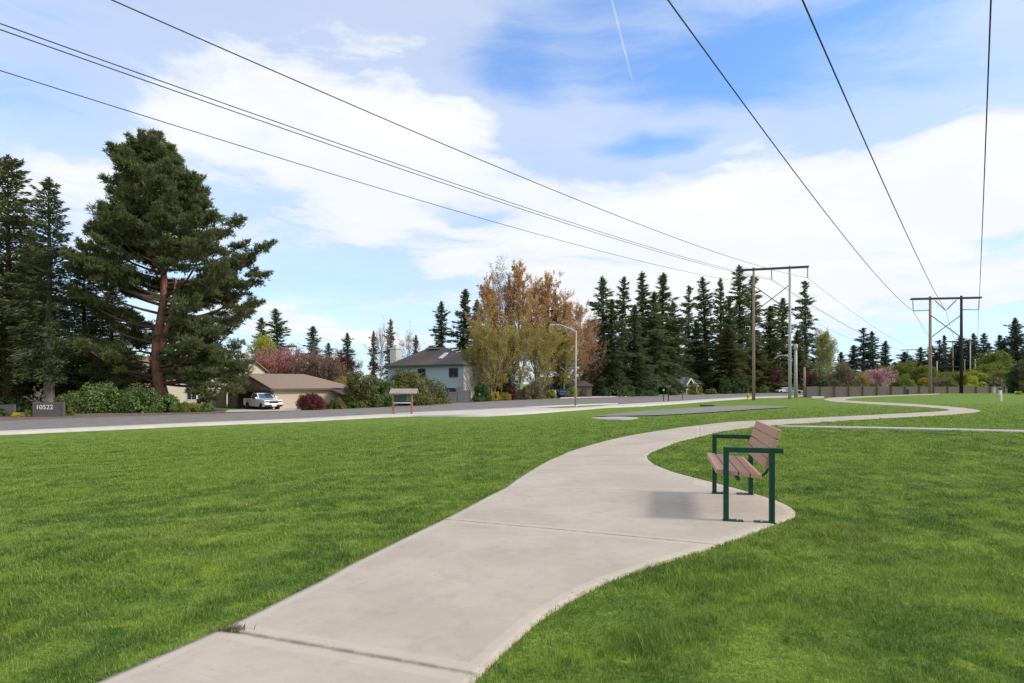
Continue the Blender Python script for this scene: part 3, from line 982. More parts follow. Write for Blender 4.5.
# weed growing in the first path joint
def build_weed():
    rng = np.random.default_rng(3)
    c = G(232, 635)
    n = 90
    x = c.x + rng.normal(0, 0.035, n); y = c.y + rng.normal(0, 0.014, n)
    me = blade_mesh("weed_tuft", x, y, 0.045 + 0.02 * rng.random(n), np.full(n, 0.006), rng, M['weed'], 1.2)
    o = link("weed_tuft", me)
    tag(o, "small green weed growing in the wide dark joint of the footpath", "weed")


build_weed()

# ------------------------------------------------------------------ bench
def build_bench():
    A = G(726, 522.5)
    A.z = float(gz(A.x, A.y)) + 0.02
    b_dir = math.atan2(-0.253, 0.967)
    root = empty("park_bench", A, b_dir)
    tag(root, "green steel park bench with pinkish brown slats on the concrete bay", "bench")
    t = 0.025
    Ln = 1.56
    for y in (0.0, Ln):
        f = MB()
        f.box(-t, t, y - t, y + t, 0.006, 0.675, 0.003)
        f.box(0.42 - t, 0.42 + t, y - t, y + t, 0.006, 0.675, 0.003)
        f.box(-t, 0.52, y - t, y + t, 0.6755, 0.725, 0.004)
        fr = f.build('arm_frame', M['green_steel'], root)
        for x, s in ((0.0, 1), (0.42, -1)):
            pl = MB()
            pl.box(min(x, x + s * 0.13) - 0.03, max(x, x + s * 0.13) + 0.03, y - 0.045, y + 0.045, 0.0, 0.008)
            p = pl.build('foot_plate', M['green_steel'], fr)
            for q in (-0.022, 0.022):
                bo = MB()
                bo.lathe([(0.010, 0.008), (0.010, 0.018), (0.006, 0.022)], 8, (x + s * 0.10, y + q))
                bo.build('anchor_bolt', M['zinc_plate'], fr)
    seat = MB()
    x0, z0, x1, z1 = -0.09, 0.500, 0.335, 0.458
    ang = math.atan2(z1 - z0, x1 - x0)
    Lr = math.hypot(x1 - x0, z1 - z0)
    wslat = (Lr - 3 * 0.012) / 4
    for k in range(4):
        Mx = Matrix.Translation((x0, 0, z0)) @ Matrix.Rotation(-ang, 4, 'Y')
        s = k * (wslat + 0.012)
        seat.box(s, s + wslat, 0.035, Ln - 0.035, -0.042, 0.0, 0.005, Mx)
    seat.build('seat', M['board'], root)
    back = MB()
    bx, bz, tx, tz = 0.352, 0.530, 0.478, 0.905
    ang2 = math.atan2(tz - bz, tx - bx)
    Lb = math.hypot(tx - bx, tz - bz)
    wb = (Lb - 3 * 0.012) / 4
    for k in range(4):
        Mx = Matrix.Translation((bx, 0, bz)) @ Matrix.Rotation(-ang2, 4, 'Y')
        s = k * (wb + 0.012)
        back.box(s, s + wb, 0.035, Ln - 0.035, -0.040, 0.0, 0.005, Mx)
    back.build('backrest', M['board'], root)
    for y in (0.20, Ln - 0.20):
        br = MB()
        pts = [(-0.03, y, 0.448), (0.12, y, 0.434), (0.28, y, 0.418), (0.36, y, 0.425), (0.405, y, 0.465), (0.42, y, 0.53), (0.455, y, 0.66), (0.525, y, 0.87)]
        br.tube(pts, 0.013, 8)
        br.build('support_bracket', M['green_steel'], root)
    ru = MB()
    for y in (0.20, Ln - 0.20):
        pass
    ru.box(0.10, 0.13, 0.02, Ln - 0.02, 0.395, 0.422)
    ru.build('cross_rail', M['green_steel'], root)


build_bench()

# ------------------------------------------------------------------ power lines
PYL = {}


def frame_pole(name, root, x, top, r0, r1, mat, mat_base=None):
    b = MB()
    b.tube([(x, 0, -0.5), (x, 0, top * 0.5), (x, 0, top)], [r0, (r0 + r1) / 2, r1], 12)
    return b.build(name, mat, root)


def pylon(px, Y, ztop_px, halfarm, pole_off, mats, label, arm_z, brace, insul, group=None, arm_mat='arm_dark', turn=-37.7):
    p = at(px, Y)
    root = empty("power_pylon", p, R(turn))   # local x points right along the crossarm
    top = hgt(px, ztop_px, Y)
    for s, m in zip((-1, 1), mats):
        frame_pole('pole', root, s * pole_off, top, 0.24, 0.16, M[m])
    a = MB()
    az_ = top - arm_z
    a.box(-halfarm, halfarm, -0.17 - 0.09, -0.17 + 0.0, az_ - 0.13, az_ + 0.13)
    a.box(-halfarm, halfarm, 0.17, 0.17 + 0.09, az_ - 0.13, az_ + 0.13)
    for x in (-halfarm + 0.1, -0.2, halfarm - 0.3):
        a.box(x, x + 0.2, -0.17, 0.17, az_ - 0.1, az_ + 0.1)
    a.build('crossarm', M[arm_mat], root)
    if brace:
        z1, z2 = brace
        for s in (-1, 1):
            b = MB()
            yb = 0.24 * s
            b.tube([(-s * pole_off, yb, z1), (s * pole_off, yb, z2)], 0.062, 6)
            b.build('cross_brace', M[arm_mat], root)
    tag(root, label, "power pylon", group)
    return root, top, az_


# right hand line
YR = 88.0
rootR, topR, armR = pylon(945.7, YR, 296.0, 4.66, 2.08, ('pole_wood', 'pole_dark'),
                          "wooden H-frame power pylon on the rise with one black pole and V-shaped insulators", 0.35,
                          (hgt(945, 338.5, YR), hgt(945, 315.5, YR)), None, turn=-9)
zR = hgt(945, 310.6, YR)
for s in (-1, 1):
    b = MB()
    x = 4.45 * s
    pts = [(x - 0.02 * s, 0, armR - 0.2), (x - 0.10 * s, 0, zR)]
    b.tube(pts, 0.035, 6)
    for k in range(9):
        t = 0.12 + 0.76 * k / 8
        c = Vector(pts[0]).lerp(Vector(pts[1]), t)
        b.lathe([(0.04, c.z - 0.03), (0.11, c.z - 0.015), (0.04, c.z + 0.05)], 8, (c.x, c.y))
    b.build('insulator_string', M['insul'], rootR)
    st = MB()
    st.tube([(x - 0.10 * s, 0, zR + 0.05), (2.08 * s, 0, zR + 0.10)], 0.07, 6)
    st.build('standoff_strut', M['galv'], rootR)
    v = MB()
    pa, pb = Vector((1.45 * s, 0, armR - 0.25)), Vector((0.05 * s, 0, zR + 0.05))
    v.tube([pa, pb], 0.05, 6)
    for k in range(9):
        c = pa.lerp(pb, 0.12 + 0.7 * k / 8)
        d = (pb - pa).normalized() * 0.03
        v.tube([c - d, c + d], [0.11, 0.06], 8)
    v.build('insulator_string', M['insul'], rootR)

# left hand line
YL = 88.0
rootL, topL, armL = pylon(771.6, YL, 266.6, 4.95, 2.45, ('pole_wood', 'galv'),
                          "tall H-frame power pylon near the hydrant with one brown and one grey pole", 0.30,
                          (hgt(771, 312, YL), hgt(771, 285.5, YL)), None, turn=-17)
zL = hgt(771, 279.5, YL)
for x in (-4.8, 0.0, 4.8):
    b = MB()
    b.tube([(x, 0, armL - 0.16), (x, 0, zL)], 0.035, 6)
    for k in range(9):
        z = armL - 0.25 - (armL - zL - 0.35) * k / 8
        b.lathe([(0.04, z - 0.03), (0.14, z - 0.015), (0.04, z + 0.05)], 8, (x, 0))
    b.build('insulator_string', M['insul'], rootL)

YRn, YLn = 215.0, 262.0
rootRn, topRn, armRn = pylon(961.5, YRn, 340.3, 4.3, 2.5, ('pole_wood', 'galv'),
                             "distant H-frame pylon seen between the poles and just right of the black pole", 0.35, None, None, "distant pylons beyond the fence")
rootLn, topLn, armLn = pylon(914.3, YLn, 349.0, 4.9, 2.35, ('galv', 'galv'),
                             "distant low H-frame pylon standing over the yellow-green willows left of the near pylon", 0.30, None, None, "distant pylons beyond the fence")


def plane_pt(q, px, py):
    a = (px - 512) / F
    Y = q / (SU - CU * a)
    return Vector((a * Y, Y, CZ + (HY - py) / F * Y))


def s_of(p):
    return p.x * SU + p.y * CU


def wire(q, endp, p_mid, p_near, root_next, offn, label, r=0.024, attach_next=None, group=None):
    S = [s_of(endp), s_of(p_mid), s_of(p_near)]
    Zs = [endp.z, p_mid.z, p_near.z]
    co = np.polyfit(S, Zs, 2)
    n_hat = Vector((-CU, SU, 0)); u = Vector((SU, CU, 0))
    pts = []
    for s in np.concatenate([np.linspace(-70, 40, 45), np.linspace(42, S[0], 26)]):
        p = n_hat * q + u * s
        p.z = float(np.polyval(co, s))
        pts.append(p)
    if attach_next is not None:
        e2 = attach_next
        Ld = (e2 - endp).length
        for k in range(1, 25):
            t = k / 24
            p = endp.lerp(e2, t)
            p.z -= 4 * 2.2 * t * (1 - t)
            pts.append(p)
    b = MB()
    b.tube(pts, r, 6)
    o = b.build("power_line", M['wire'])
    tag(o, label, "power line", group)
    return o


def loc_pt(root, x, z, y=0.0):
    bpy.context.view_layer.update()
    return root.matrix_world @ Vector((x, y, z))


QR = {}
for x, px_n, px_m, nm in ((-4.35, (668, 0), (752, 115), "left"), (0.0, (802.5, 0), (852, 112.5), "mid"), (4.35, None, None, "right")):
    e = loc_pt(rootR, x, zR)
    q = e.y * SU - e.x * CU
    if px_n:
        pm, pn = plane_pt(q, *px_m), plane_pt(q, *px_n)
        pm.z = 0.5 * (pm.z + e.z) ; 
        pm = plane_pt(q, *px_m)
    else:
        q = -0.34
        u = Vector((SU, CU, 0)); n_hat = Vector((-CU, SU, 0))
        pm = n_hat * q + u * 45; pm.z = e.z - 0.5
        pn = n_hat * q + u * 20; pn.z = 12.2
    e2 = loc_pt(rootRn, x, armRn - 1.5)
    lab = {"left": "black overhead wire to the pylon on the rise, leftmost of its three steep wires",
           "mid": "black overhead wire to the V-shaped insulator, middle of the three steep wires",
           "right": "black overhead wire rising almost straight up at the right of the sky"}[nm]
    wire(q, e, pm, pn, None, 0, lab, 0.024, e2)
for x, dz, px_n, px_m, lab in ((4.8, 0, (112, 0), (512, 173), "thin overhead wire to the tall pylon, highest of the four left wires"),
                               (0.0, 0.08, (0, 23.5), (512, 203), "upper wire of the close pair running to the tall pylon"),
                               (0.0, -0.10, (0, 29.5), (512, 206), "lower wire of the close pair running to the tall pylon"),
                               (-4.8, 0, (0, 70.5), (512, 227), "thin overhead wire passing lowest above the big pine top")):
    e = loc_pt(rootL, x, zL + dz)
    q = e.y * SU - e.x * CU
    pm, pn = plane_pt(q, *px_m), plane_pt(q, *px_n)
    e2 = loc_pt(rootLn, x, armLn - 1.3 + dz)
    wire(q, e, pm, pn, None, 0, lab, 0.021, e2)

# ------------------------------------------------------------------ other poles
def build_lamp():
    p = G(575.5, 407.3)
    Y = p.y
    root = empty("street_lamp", p + Vector((0, 0, 0.02)))
    tag(root, "tall grey street lamp with curved arm beside the sidewalk", "street lamp")
    h = (HY - 331) / F * Y + CZ - p.z
    b = MB(); b.lathe([(0.20, 0.0), (0.20, 0.12), (0.13, 0.2), (0.13, 0.24)], 12)
    b.build('base', M['galv'], root)
    b = MB(); b.tube([(0, 0, 0.2), (0.03, 0, h * 0.5), (0.08, 0, h)], [0.125, 0.10, 0.075], 12)
    b.build('pole', M['galv'], root)
    a = MB()
    k = Y / F
    pts = [(0.08, 0, h - 0.25), (-2 * k, 0, h + 0.1), (-8 * k, 0, h + 3.0 * k), (-14 * k, 0, h + 5.6 * k), (-18 * k, 0, h + 6.2 * k), (-21 * k, 0, h + 6.1 * k)]
    a.tube(pts, [0.09, 0.085, 0.08, 0.075, 0.07, 0.07], 8)
    a.build('arm', M['galv'], root)
    l = MB()
    l.prism([(-26 * k, h + 5.4 * k), (-21 * k, h + 5.2 * k), (-20.4 * k, h + 6.2 * k), (-21 * k, h + 6.9 * k), (-25 * k, h + 6.5 * k)], 'y', -0.14, 0.14, 0.02)
    l.build('lamp_head', M['galv'], root)


build_lamp()


def round_pole(px, Y, ytop, r, mat, label, extras=None, name="utility_pole"):
    p = at(px, Y)
    h = hgt(px, ytop, Y)
    root = empty(name, p)
    b = MB(); b.tube([(0, 0, -0.4), (0, 0, h * 0.6), (0, 0, h)], [r, r * 0.85, r * 0.7], 10)
    b.build('pole', M[mat], root)
    tag(root, label, "utility pole")
    if extras == 'lamp':
        a = MB(); k = Y / F
        a.tube([(0, 0, h - 0.1), (-4 * k, 0, h + 1.4 * k), (-8 * k, 0, h + 1.8 * k), (-11 * k, 0, h + 1.2 * k)], 0.06, 6)
        a.build('arm', M['galv'], root)
        a = MB(); a.prism([(-13.5 * k, h + 0.7 * k), (-11 * k, h + 0.6 * k), (-10.6 * k, h + 1.4 * k), (-13 * k, h + 1.3 * k)], 'y', -0.15, 0.15)
        a.build('lamp_head', M['galv'], root)
    if extras == 'cross':
        a = MB(); a.box(-1.2, 1.2, -0.3, -0.18, h - 0.75, h - 0.6)
        a.build('crossarm', M['arm_dark'], root)
        for x in (-1.1, -0.4, 0.4, 1.1):
            a = MB()
            a.lathe([(0.05, h - 0.6), (0.09, h - 0.5), (0.09, h - 0.4), (0.03, h - 0.34)], 8, (x, -0.24))
            a.build('insulator', M['insul'], root)
    if extras == 'can':
        a = MB(); a.lathe([(0.05, h), (0.32, h + 0.05), (0.32, h + 0.95), (0.1, h + 1.05)], 10)
        a.build('cap', M['galv'], root)
    return root


round_pole(795.8, 104, 350, 0.30, 'galv', "grey steel utility pole just right of the tall pylon", 'can')
round_pole(790.0, 108, 357, 0.22, 'bark_red', "reddish brown pole with a small curved lamp arm behind the grey pylon leg", 'lamp')
round_pole(804.5, 104, 367, 0.22, 'pole_wood', "short brown wooden pole at the left end of the grey fence")
round_pole(838.8, 118, 357, 0.20, 'pole_wood', "brown utility pole with crossarm standing in the round olive bush", 'cross')
round_pole(937.0, 170, 361, 0.17, 'galv', "thin grey pole among trees just right of the wooden pylon leg")
round_pole(964.6, 180, 360, 0.17, 'pole_wood', "thin brown pole in the treeline between the distant pylon legs")
round_pole(975.2, 165, 359, 0.17, 'galv', "thin grey pole in the treeline right of the distant pylon")

# ------------------------------------------------------------------ board fence beyond the rise
def build_fence():
    Y = 100.0
    x0 = at(806, Y).x
    root = empty("board_fence", (x0, Y, -0.97))
    tag(root, "long grey wooden board fence with dark posts behind the lawn", "fence")
    n = 24
    step = 2.36
    for i in range(n):
        b = MB()
        k = 14
        w = step / k
        rng = random.Random(i)
        for j in range(k):
            xa = i * step + j * w
            b.box(xa + 0.006, xa + w - 0.006, -0.02 + rng.uniform(-0.006, 0.006), 0.02, 0.04, 1.84 + rng.uniform(-0.02, 0.02))
        b.box(i * step, (i + 1) * step, 0.022, 0.07, 0.35, 0.45)
        b.box(i * step, (i + 1) * step, 0.022, 0.07, 1.45, 1.55)
        b.build('board_panel', M['fence'], root)
    for i in range(n + 1):
        b = MB(); b.box(i * step - 0.075, i * step + 0.075, -0.12, -0.0215, -0.2, 1.93)
        b.build('post', M['fence_post'], root)


build_fence()

# ------------------------------------------------------------------ small street things
def build_hydrant():
    p = G(748, 399.8)
    root = empty("fire_hydrant", p + Vector((0, 0, 0.02)))
    root.scale = (1.25, 1.25, 1.25)
    tag(root, "yellow fire hydrant standing left of the brown pylon pole", "fire hydrant")
    b = MB(); b.lathe([(0.19, 0.0), (0.19, 0.05), (0.13, 0.07), (0.12, 0.50), (0.16, 0.52), (0.16, 0.57), (0.13, 0.60)], 16)
    b.build('barrel', M['hydrant'], root)
    b = MB(); b.lathe([(0.135, 0.602), (0.12, 0.68), (0.07, 0.74), (0.035, 0.76), (0.035, 0.82), (0.02, 0.83)], 16)
    b.build('bonnet', M['hydrant'], root)
    for d in ((1, 0), (-1, 0), (0, -1)):
        b = MB(); b.tube([(d[0] * 0.11, d[1] * 0.11, 0.42), (d[0] * 0.2, d[1] * 0.2, 0.42), (d[0] * 0.24, d[1] * 0.24, 0.42)], [0.07, 0.075, 0.05], 10)
        b.build('outlet_cap', M['hydrant'], root)


build_hydrant()


def build_kiosk():
    a = G(393.2, 415.2); c = G(411.8, 414.6)
    Y = a.y
    k = Y / F
    root = empty("notice_board", a + Vector((0, 0, 0.0)), math.atan2(c.y - a.y, c.x - a.x) * 0.0)
    tag(root, "roofed wooden notice board on two orange posts at the lawn edge", "notice board")
    w = 18.5 * k
    H = 23.5 * k
    for x in (0, w):
        b = MB(); b.box(x - 0.085, x + 0.085, -0.085, 0.085, -0.1, H, 0.008)
        b.build('post', M['cedar'], root)
    b = MB()
    z0 = H - 2.2 * k
    prof = [(-0.75, z0), (0.0, z0 + 4.0 * k), (0.75, z0), (0.75, z0 + 0.09), (0.0, z0 + 4.0 * k + 0.12), (-0.75, z0 + 0.09)]
    b.prism(prof, 'x', -2.4 * k, w + 6.0 * k)
    b.build('roof', M['shake'], root)
    b = MB(); b.box(0.085, w - 0.085, -0.02, 0.03, 13.0 * k, 20.0 * k)
    bd = b.build('board', M['dark_panel'], root)
    b = MB()
    b.box(0.02 + 1.5 * k, 5.2 * k, -0.03, -0.0215, 15.2 * k, 18.6 * k)
    b.box(7.2 * k, 11.2 * k, -0.03, -0.0215, 15.2 * k, 18.6 * k)
    b.build('poster', M['white_paint'].copy() if False else M['teal_frame'], bd)
    b = MB(); b.box(13.2 * k, 16.6 * k, -0.03, -0.0215, 14.4 * k, 19.2 * k)
    b.build('poster', M['green_panel'], bd)
    b = MB(); b.box(0.087, w - 0.087, -0.22, 0.05, 11.9 * k, 12.95 * k)
    b.build('ledge', M['white_paint'], root)


build_kiosk()


def digit_mesh(text, size, mat, name, parent, loc):
    cu = bpy.data.curves.new(name, 'FONT')
    cu.body = text
    cu.size = size
    cu.extrude = 0.012
    tmp = bpy.data.objects.new(name, cu)
    COL.objects.link(tmp)
    bpy.context.view_layer.update()
    me = bpy.data.meshes.new_from_object(tmp.evaluated_get(bpy.context.evaluated_depsgraph_get()))
    bpy.data.objects.remove(tmp)
    me.materials.clear(); me.materials.append(mat)
    o = link(name, me, parent)
    o.location = loc
    o.rotation_euler = (R(90), 0, 0)
    return o


def build_sign():
    p = G(49, 417.2)
    k = p.y / F
    root = empty("address_sign", p, R(10))
    tag(root, "low grey plank wall sign with white house number 10522", "sign")
    w, h = 26 * k, 15 * k
    n = 7
    b = MB()
    for i in range(n):
        b.box(-w / 2, w / 2, -0.10, 0.10, i * h / n + 0.008, (i + 1) * h / n - 0.008, 0.006)
    b.build('planks', M['plank_grey'], root)
    for s in (-1, 1):
        b = MB()
        b.box(s * w / 2 - 0.07, s * w / 2 + 0.07, -0.13, 0.13, -0.1, h + 0.02)
        b.build('end_post', M['plank_grey'], root)
    digit_mesh("10522", 6.3 * k, M['mat_white_digit'], 'house_number', root, (-w / 2 + 1.7 * k, -0.115, 8.0 * k))
    p = G(3, 417.8)
    root = empty("plank_wall", p + Vector((0, 1.5, 0)), R(10))
    tag(root, "low grey plank wall half hidden by green shrubs at the left edge", "wall")
    b = MB()
    for i in range(6):
        b.box(-3.4, -0.35, -0.1, 0.1, i * 0.17 + 0.01, (i + 1) * 0.17, 0.006)
    b.build('planks', M['plank_grey'], root)
    b = MB(); b.box(-0.348, -0.22, -0.12, 0.12, -0.1, 1.05)
    b.build('end_post', M['plank_grey'], root)


build_sign()


def simple_post(name, px, Y, ytop, w, mat, label, cat, cap=None):
    p = at(px, Y)
    h = hgt(px, ytop, Y)
    root = empty(name, p)
    b = MB(); b.box(-w / 2, w / 2, -w / 2, w / 2, -0.1, h, 0.01)
    b.build('post', M[mat], root)
    tag(root, label, cat)
    if cap:
        b = MB(); b.box(-cap[0] / 2, cap[0] / 2, -w / 2 - 0.01, w / 2 + 0.01, h + 0.002, h + cap[1], 0.012)
        b.build('cap', M[cap[2]], root)
    return root


simple_post("metal_post", 663.6, 92, 391.0, 0.12, 'trim_black', "thin dark post with pale cap, left of two on the kerb strip", "post", (0.24, 0.3, 'galv'))
simple_post("metal_post", 668.4, 92, 387.5, 0.12, 'trim_black', "thin dark post with box top, right of two on the kerb strip", "post", (0.8, 0.35, 'bark_grey'))
simple_post("metal_post", 682.5, 104, 391.5, 0.10, 'arm_dark', "thin brown post on the kerb in front of the small gabled house", "post")
simple_post("marker_post", 1001.3, 47, 395.3, 0.10, 'white_paint', "stout white marker post nearest on the rise", "marker post", (0.12, 0.04, 'white_paint'))
simple_post("marker_post", 1000.2, 72, 390.0, 0.26, 'white_paint', "wide white marker post with dark cap on the rise", "marker post", (0.2, 0.2, 'pole_dark'))
simple_post("marker_post", 994.0, 80, 387.3, 0.24, 'galv', "pale grey marker post against the fence, leftmost of the posts on the rise", "marker post", (0.26, 0.06, 'galv'))
simple_post("marker_post", 1016.2, 78, 391.8, 0.22, 'white_paint', "low white marker post under the dark tree at the right edge", "marker post", (0.24, 0.05, 'white_paint'))
simple_post("metal_post", 907.6, 86, 389.8, 0.22, 'trim_black', "small black post beside the far bend of the path", "post", (0.28, 0.08, 'trim_black'))


def build_mailbox():
    p = at(686.5, 163)
    root = empty("mailbox", p)
    tag(root, "white mailbox on a post in front of the gabled house porch", "mailbox")
    b = MB(); b.box(-0.08, 0.08, -0.08, 0.08, -0.1, 1.05)
    b.build('post', M['white_paint'], root)
    b = MB(); b.prism([(-0.2, 1.055), (0.2, 1.055), (0.2, 1.35), (0.12, 1.5), (-0.12, 1.5), (-0.2, 1.35)], 'y', -0.4, 0.3, 0.02)
    b.build('box', M['white_paint'], root)


build_mailbox()


def rock(name, px, py, w, h, mat, label, cat, seed=0):
    p = G(px, py)
    rng = random.Random(seed)
    bm = bmesh.new()
    bmesh.ops.create_icosphere(bm, subdivisions=3, radius=1)
    for v in bm.verts:
        d = v.co.normalized()
        k = 1 + 0.16 * math.sin(3.1 * d.x + seed) * math.cos(4.3 * d.y) + 0.1 * math.sin(7 * d.z + 2 * d.x)
        v.co = Vector((d.x * w / 2 * k, d.y * w / 2.4 * k, max(d.z, -0.25) * h * k))
    me = bpy.data.meshes.new(name)
    bm.to_mesh(me); bm.free()
    me.materials.append(M[mat])
    for f in me.polygons: f.use_smooth = True
    o = link(name, me)
    o.location = p
    tag(o, label, cat)
    return o


rock("boulder", 948, 392.9, 0.9, 0.35, 'stone', "tan boulder lying between the two legs of the right pylon", "boulder", 2)
b = MB(); b.box(-0.85, 0.85, -0.25, 0.25, -0.05, 0.24, 0.03)
o = b.build("concrete_block", M['white_paint']); o.location = G(817.5, 398.2); tag(o, "long white concrete block on the grass at the left end of the fence", "concrete block")
b = MB(); b.box(-0.55, 0.55, -0.45, 0.45, -0.05, 0.14, 0.02)
o = b.build("valve_cover", M['trim_black']); o.location = G(707, 406.2); tag(o, "dark valve cover lying in the grass by the asphalt pad", "valve cover")

# ------------------------------------------------------------------ houses
HRZ = math.atan2(CU, SU)      # local x runs along the street, local y away from it


def hip_roof(b, x0, x1, y0, y1, z, rise, along, i0, i1, over=0.45, th=0.14):
    """hipped (or gabled with i = 0) roof as one closed shell; the ridge runs along 'x' or 'y' and starts i0, ends i1 inside"""
    x0 -= over; x1 += over; y0 -= over; y1 += over
    if along == 'x':
        m = (y0 + y1) / 2
        r = [(x0 + i0, m, z + rise), (x1 - i1, m, z + rise)]
        lo = [(x0, y0, z), (x1, y0, z), (x1, y1, z), (x0, y1, z)]
        fs = [[lo[0], lo[1], r[1], r[0]], [lo[2], lo[3], r[0], r[1]], [lo[1], lo[2], r[1]], [lo[3], lo[0], r[0]]]
    else:
        m = (x0 + x1) / 2
        r = [(m, y0 + i0, z + rise), (m, y1 - i1, z + rise)]
        lo = [(x0, y0, z), (x1, y0, z), (x1, y1, z), (x0, y1, z)]
        fs = [[lo[1], lo[2], r[1], r[0]], [lo[3], lo[0], r[0], r[1]], [lo[0], lo[1], r[0]], [lo[2], lo[3], r[1]]]
    for f in fs:
        b.poly(f)
    b.box(x0, x1, y0, y1, z - th, z - 0.003)
    return b


def window(root, face, c, z, w, h, frame='white_paint', fixed=0.0):
    """face 'x': wall at x = fixed looking to -x; 'y': wall at y = fixed looking to -y"""
    f, g = MB(), MB()
    t = 0.09

    def bx(m, a0, a1, z0, z1, d0, d1):
        if face == 'x': m.box(fixed - d1, fixed - d0, a0, a1, z0, z1)
        else: m.box(a0, a1, fixed - d1, fixed - d0, z0, z1)
    bx(f, c - w / 2 - t, c - w / 2, z - t, z + h + t, 0.002, 0.07)
    bx(f, c + w / 2, c + w / 2 + t, z - t, z + h + t, 0.002, 0.07)
    bx(f, c - w / 2, c + w / 2, z + h, z + h + t, 0.002, 0.07)
    bx(f, c - w / 2, c + w / 2, z - t, z, 0.002, 0.09)
    bx(f, c - 0.03, c + 0.03, z, z + h, 0.004, 0.05)
    bx(g, c - w / 2, c + w / 2, z, z + h, 0.002, 0.03)
    fo = g.build('window', M['glass'], root)
    f.build('frame', M[frame], fo)
    return fo


def build_garage():
    Y = 66.5
    p = at(273, Y); p.z = -1.62
    root = empty("garage_house", p, HRZ)
    tag(root, "low tan garage with brown shingle roof and open dark door beside the white truck", "garage")
    b = MB()
    # gable wall at x = 0 with a wide opening, street wall at y = 0
    b.box(0, 0.2, 0.0, 0.7, 0, 2.25)
    b.box(0, 0.2, 8.0, 10.0, 0, 2.25)
    b.box(0, 0.2, 0.7, 8.0, 1.98, 2.25)
    b.prism([(0, 2.252), (10, 2.252), (5, 4.05)], 'x', 0.0, 0.2)
    b.build('gable_wall', M['shaded_tan'], root)
    b = MB()
    b.box(0.203, 11.0, 0.0, 0.2, 0, 2.25)
    b.box(0.203, 11.0, 9.8, 10.0, 0, 2.25)
    b.box(10.8, 11.0, 0.203, 9.797, 0, 2.25)
    b.box(11.003, 12.6, 0.3, 3.0, 0, 2.05)
    b.build('wall', M['tan_wall'], root)
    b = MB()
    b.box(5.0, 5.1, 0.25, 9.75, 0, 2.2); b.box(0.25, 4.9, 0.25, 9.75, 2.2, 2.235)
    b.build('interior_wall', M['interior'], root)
    b = MB()
    hip_roof(b, 0, 11, 0, 10, 2.40, 1.75, 'x', 0.0, 4.2, 0.45)
    b.build('roof', M['roof_tan'], root)
    b = MB()
    for s in (0, 1):
        ya, yb = (-0.47, 5.0) if s == 0 else (10.47, 5.0)
        b.prism([(ya, 2.16), (ya, 2.42), (yb, 4.16), (yb, 3.90)], 'x', -0.52, -0.455)
    b.build('barge_board', M['trim_brown'], root)
    b = MB(); b.box(-0.4, 11.4, -0.53, -0.455, 2.2, 2.42)
    b.build('fascia', M['trim_brown'], root)
    # lower porch roof at the far end, on one white post
    b = MB()
    b.prism([(-2.5, 1.66), (-0.25, 2.16), (-0.25, 2.30), (-2.5, 1.80)], 'x', 7.4, 13.0)
    b.build('porch_roof', M['roof_tan'], root)
    b = MB(); b.box(8.6, 8.82, -2.3, -2.08, 0, 1.69)
    b.build('porch_post', M['white_paint'], root)
    b = MB(); b.lathe([(0.05, 1.55), (0.10, 1.6), (0.10, 1.85), (0.04, 1.9)], 8, (-0.10, 9.2))
    b.build('wall_lamp', M['trim_black'], root)
    w = empty("garden_wall", p + Vector((-CU, SU, 0)) * 10.25, HRZ)
    tag(w, "tan board wall joined to the left side of the open garage", "wall")
    b = MB(); b.box(-3.3, -0.02, 0.0, 0.15, 0, 2.2)
    b.build('boards', M['tan_wall'], w)
    b = MB(); b.box(-3.36, -0.02, -0.05, 0.2, 2.203, 2.3)
    b.build('cap_rail', M['trim_brown'], w)


build_garage()


def build_beige_house():
    p = Vector((-40.0, 83.5, -1.6))
    root = empty("beige_house", p, HRZ)
    tag(root, "two storey cream house mostly hidden behind the big pine", "house")
    b = MB()
    b.box(2, 6, 0, 9, 0, 4.8)
    b.prism([(2, 4.803), (6, 4.803), (4, 6.3)], 'y', 0.0, 9.0)
    b.box(-13, 1.997, 1.0, 9, 0, 4.8)
    b.box(-20, -13.003, -3.0, 6, 0, 2.8)
    b.build('wall', M['cream_wall'], root)
    b = MB()
    b.prism([(1.6, 4.60), (4, 6.36), (6.4, 4.60), (6.4, 4.78), (4, 6.56), (1.6, 4.78)], 'y', -0.4, 9.4)
    hip_roof(b, -13, 1.1, 1.0, 9, 4.95, 1.7, 'x', 4.0, 0.0, 0.4)
    hip_roof(b, -20, -13.9, -3.0, 6, 2.95, 1.5, 'y', 0, 3.0, 0.4)
    b.build('roof', M['roof_tan'], root)
    for c, z in ((4.0, 3.0), (4.0, 0.9)):
        window(root, 'y', c, z, 1.2, 1.2, fixed=0.0)
    for c in (-11, -8, -4):
        window(root, 'y', c, 3.0, 1.2, 1.2, fixed=1.0)
        window(root, 'y', c, 0.8, 1.2, 1.3, fixed=1.0)


build_beige_house()


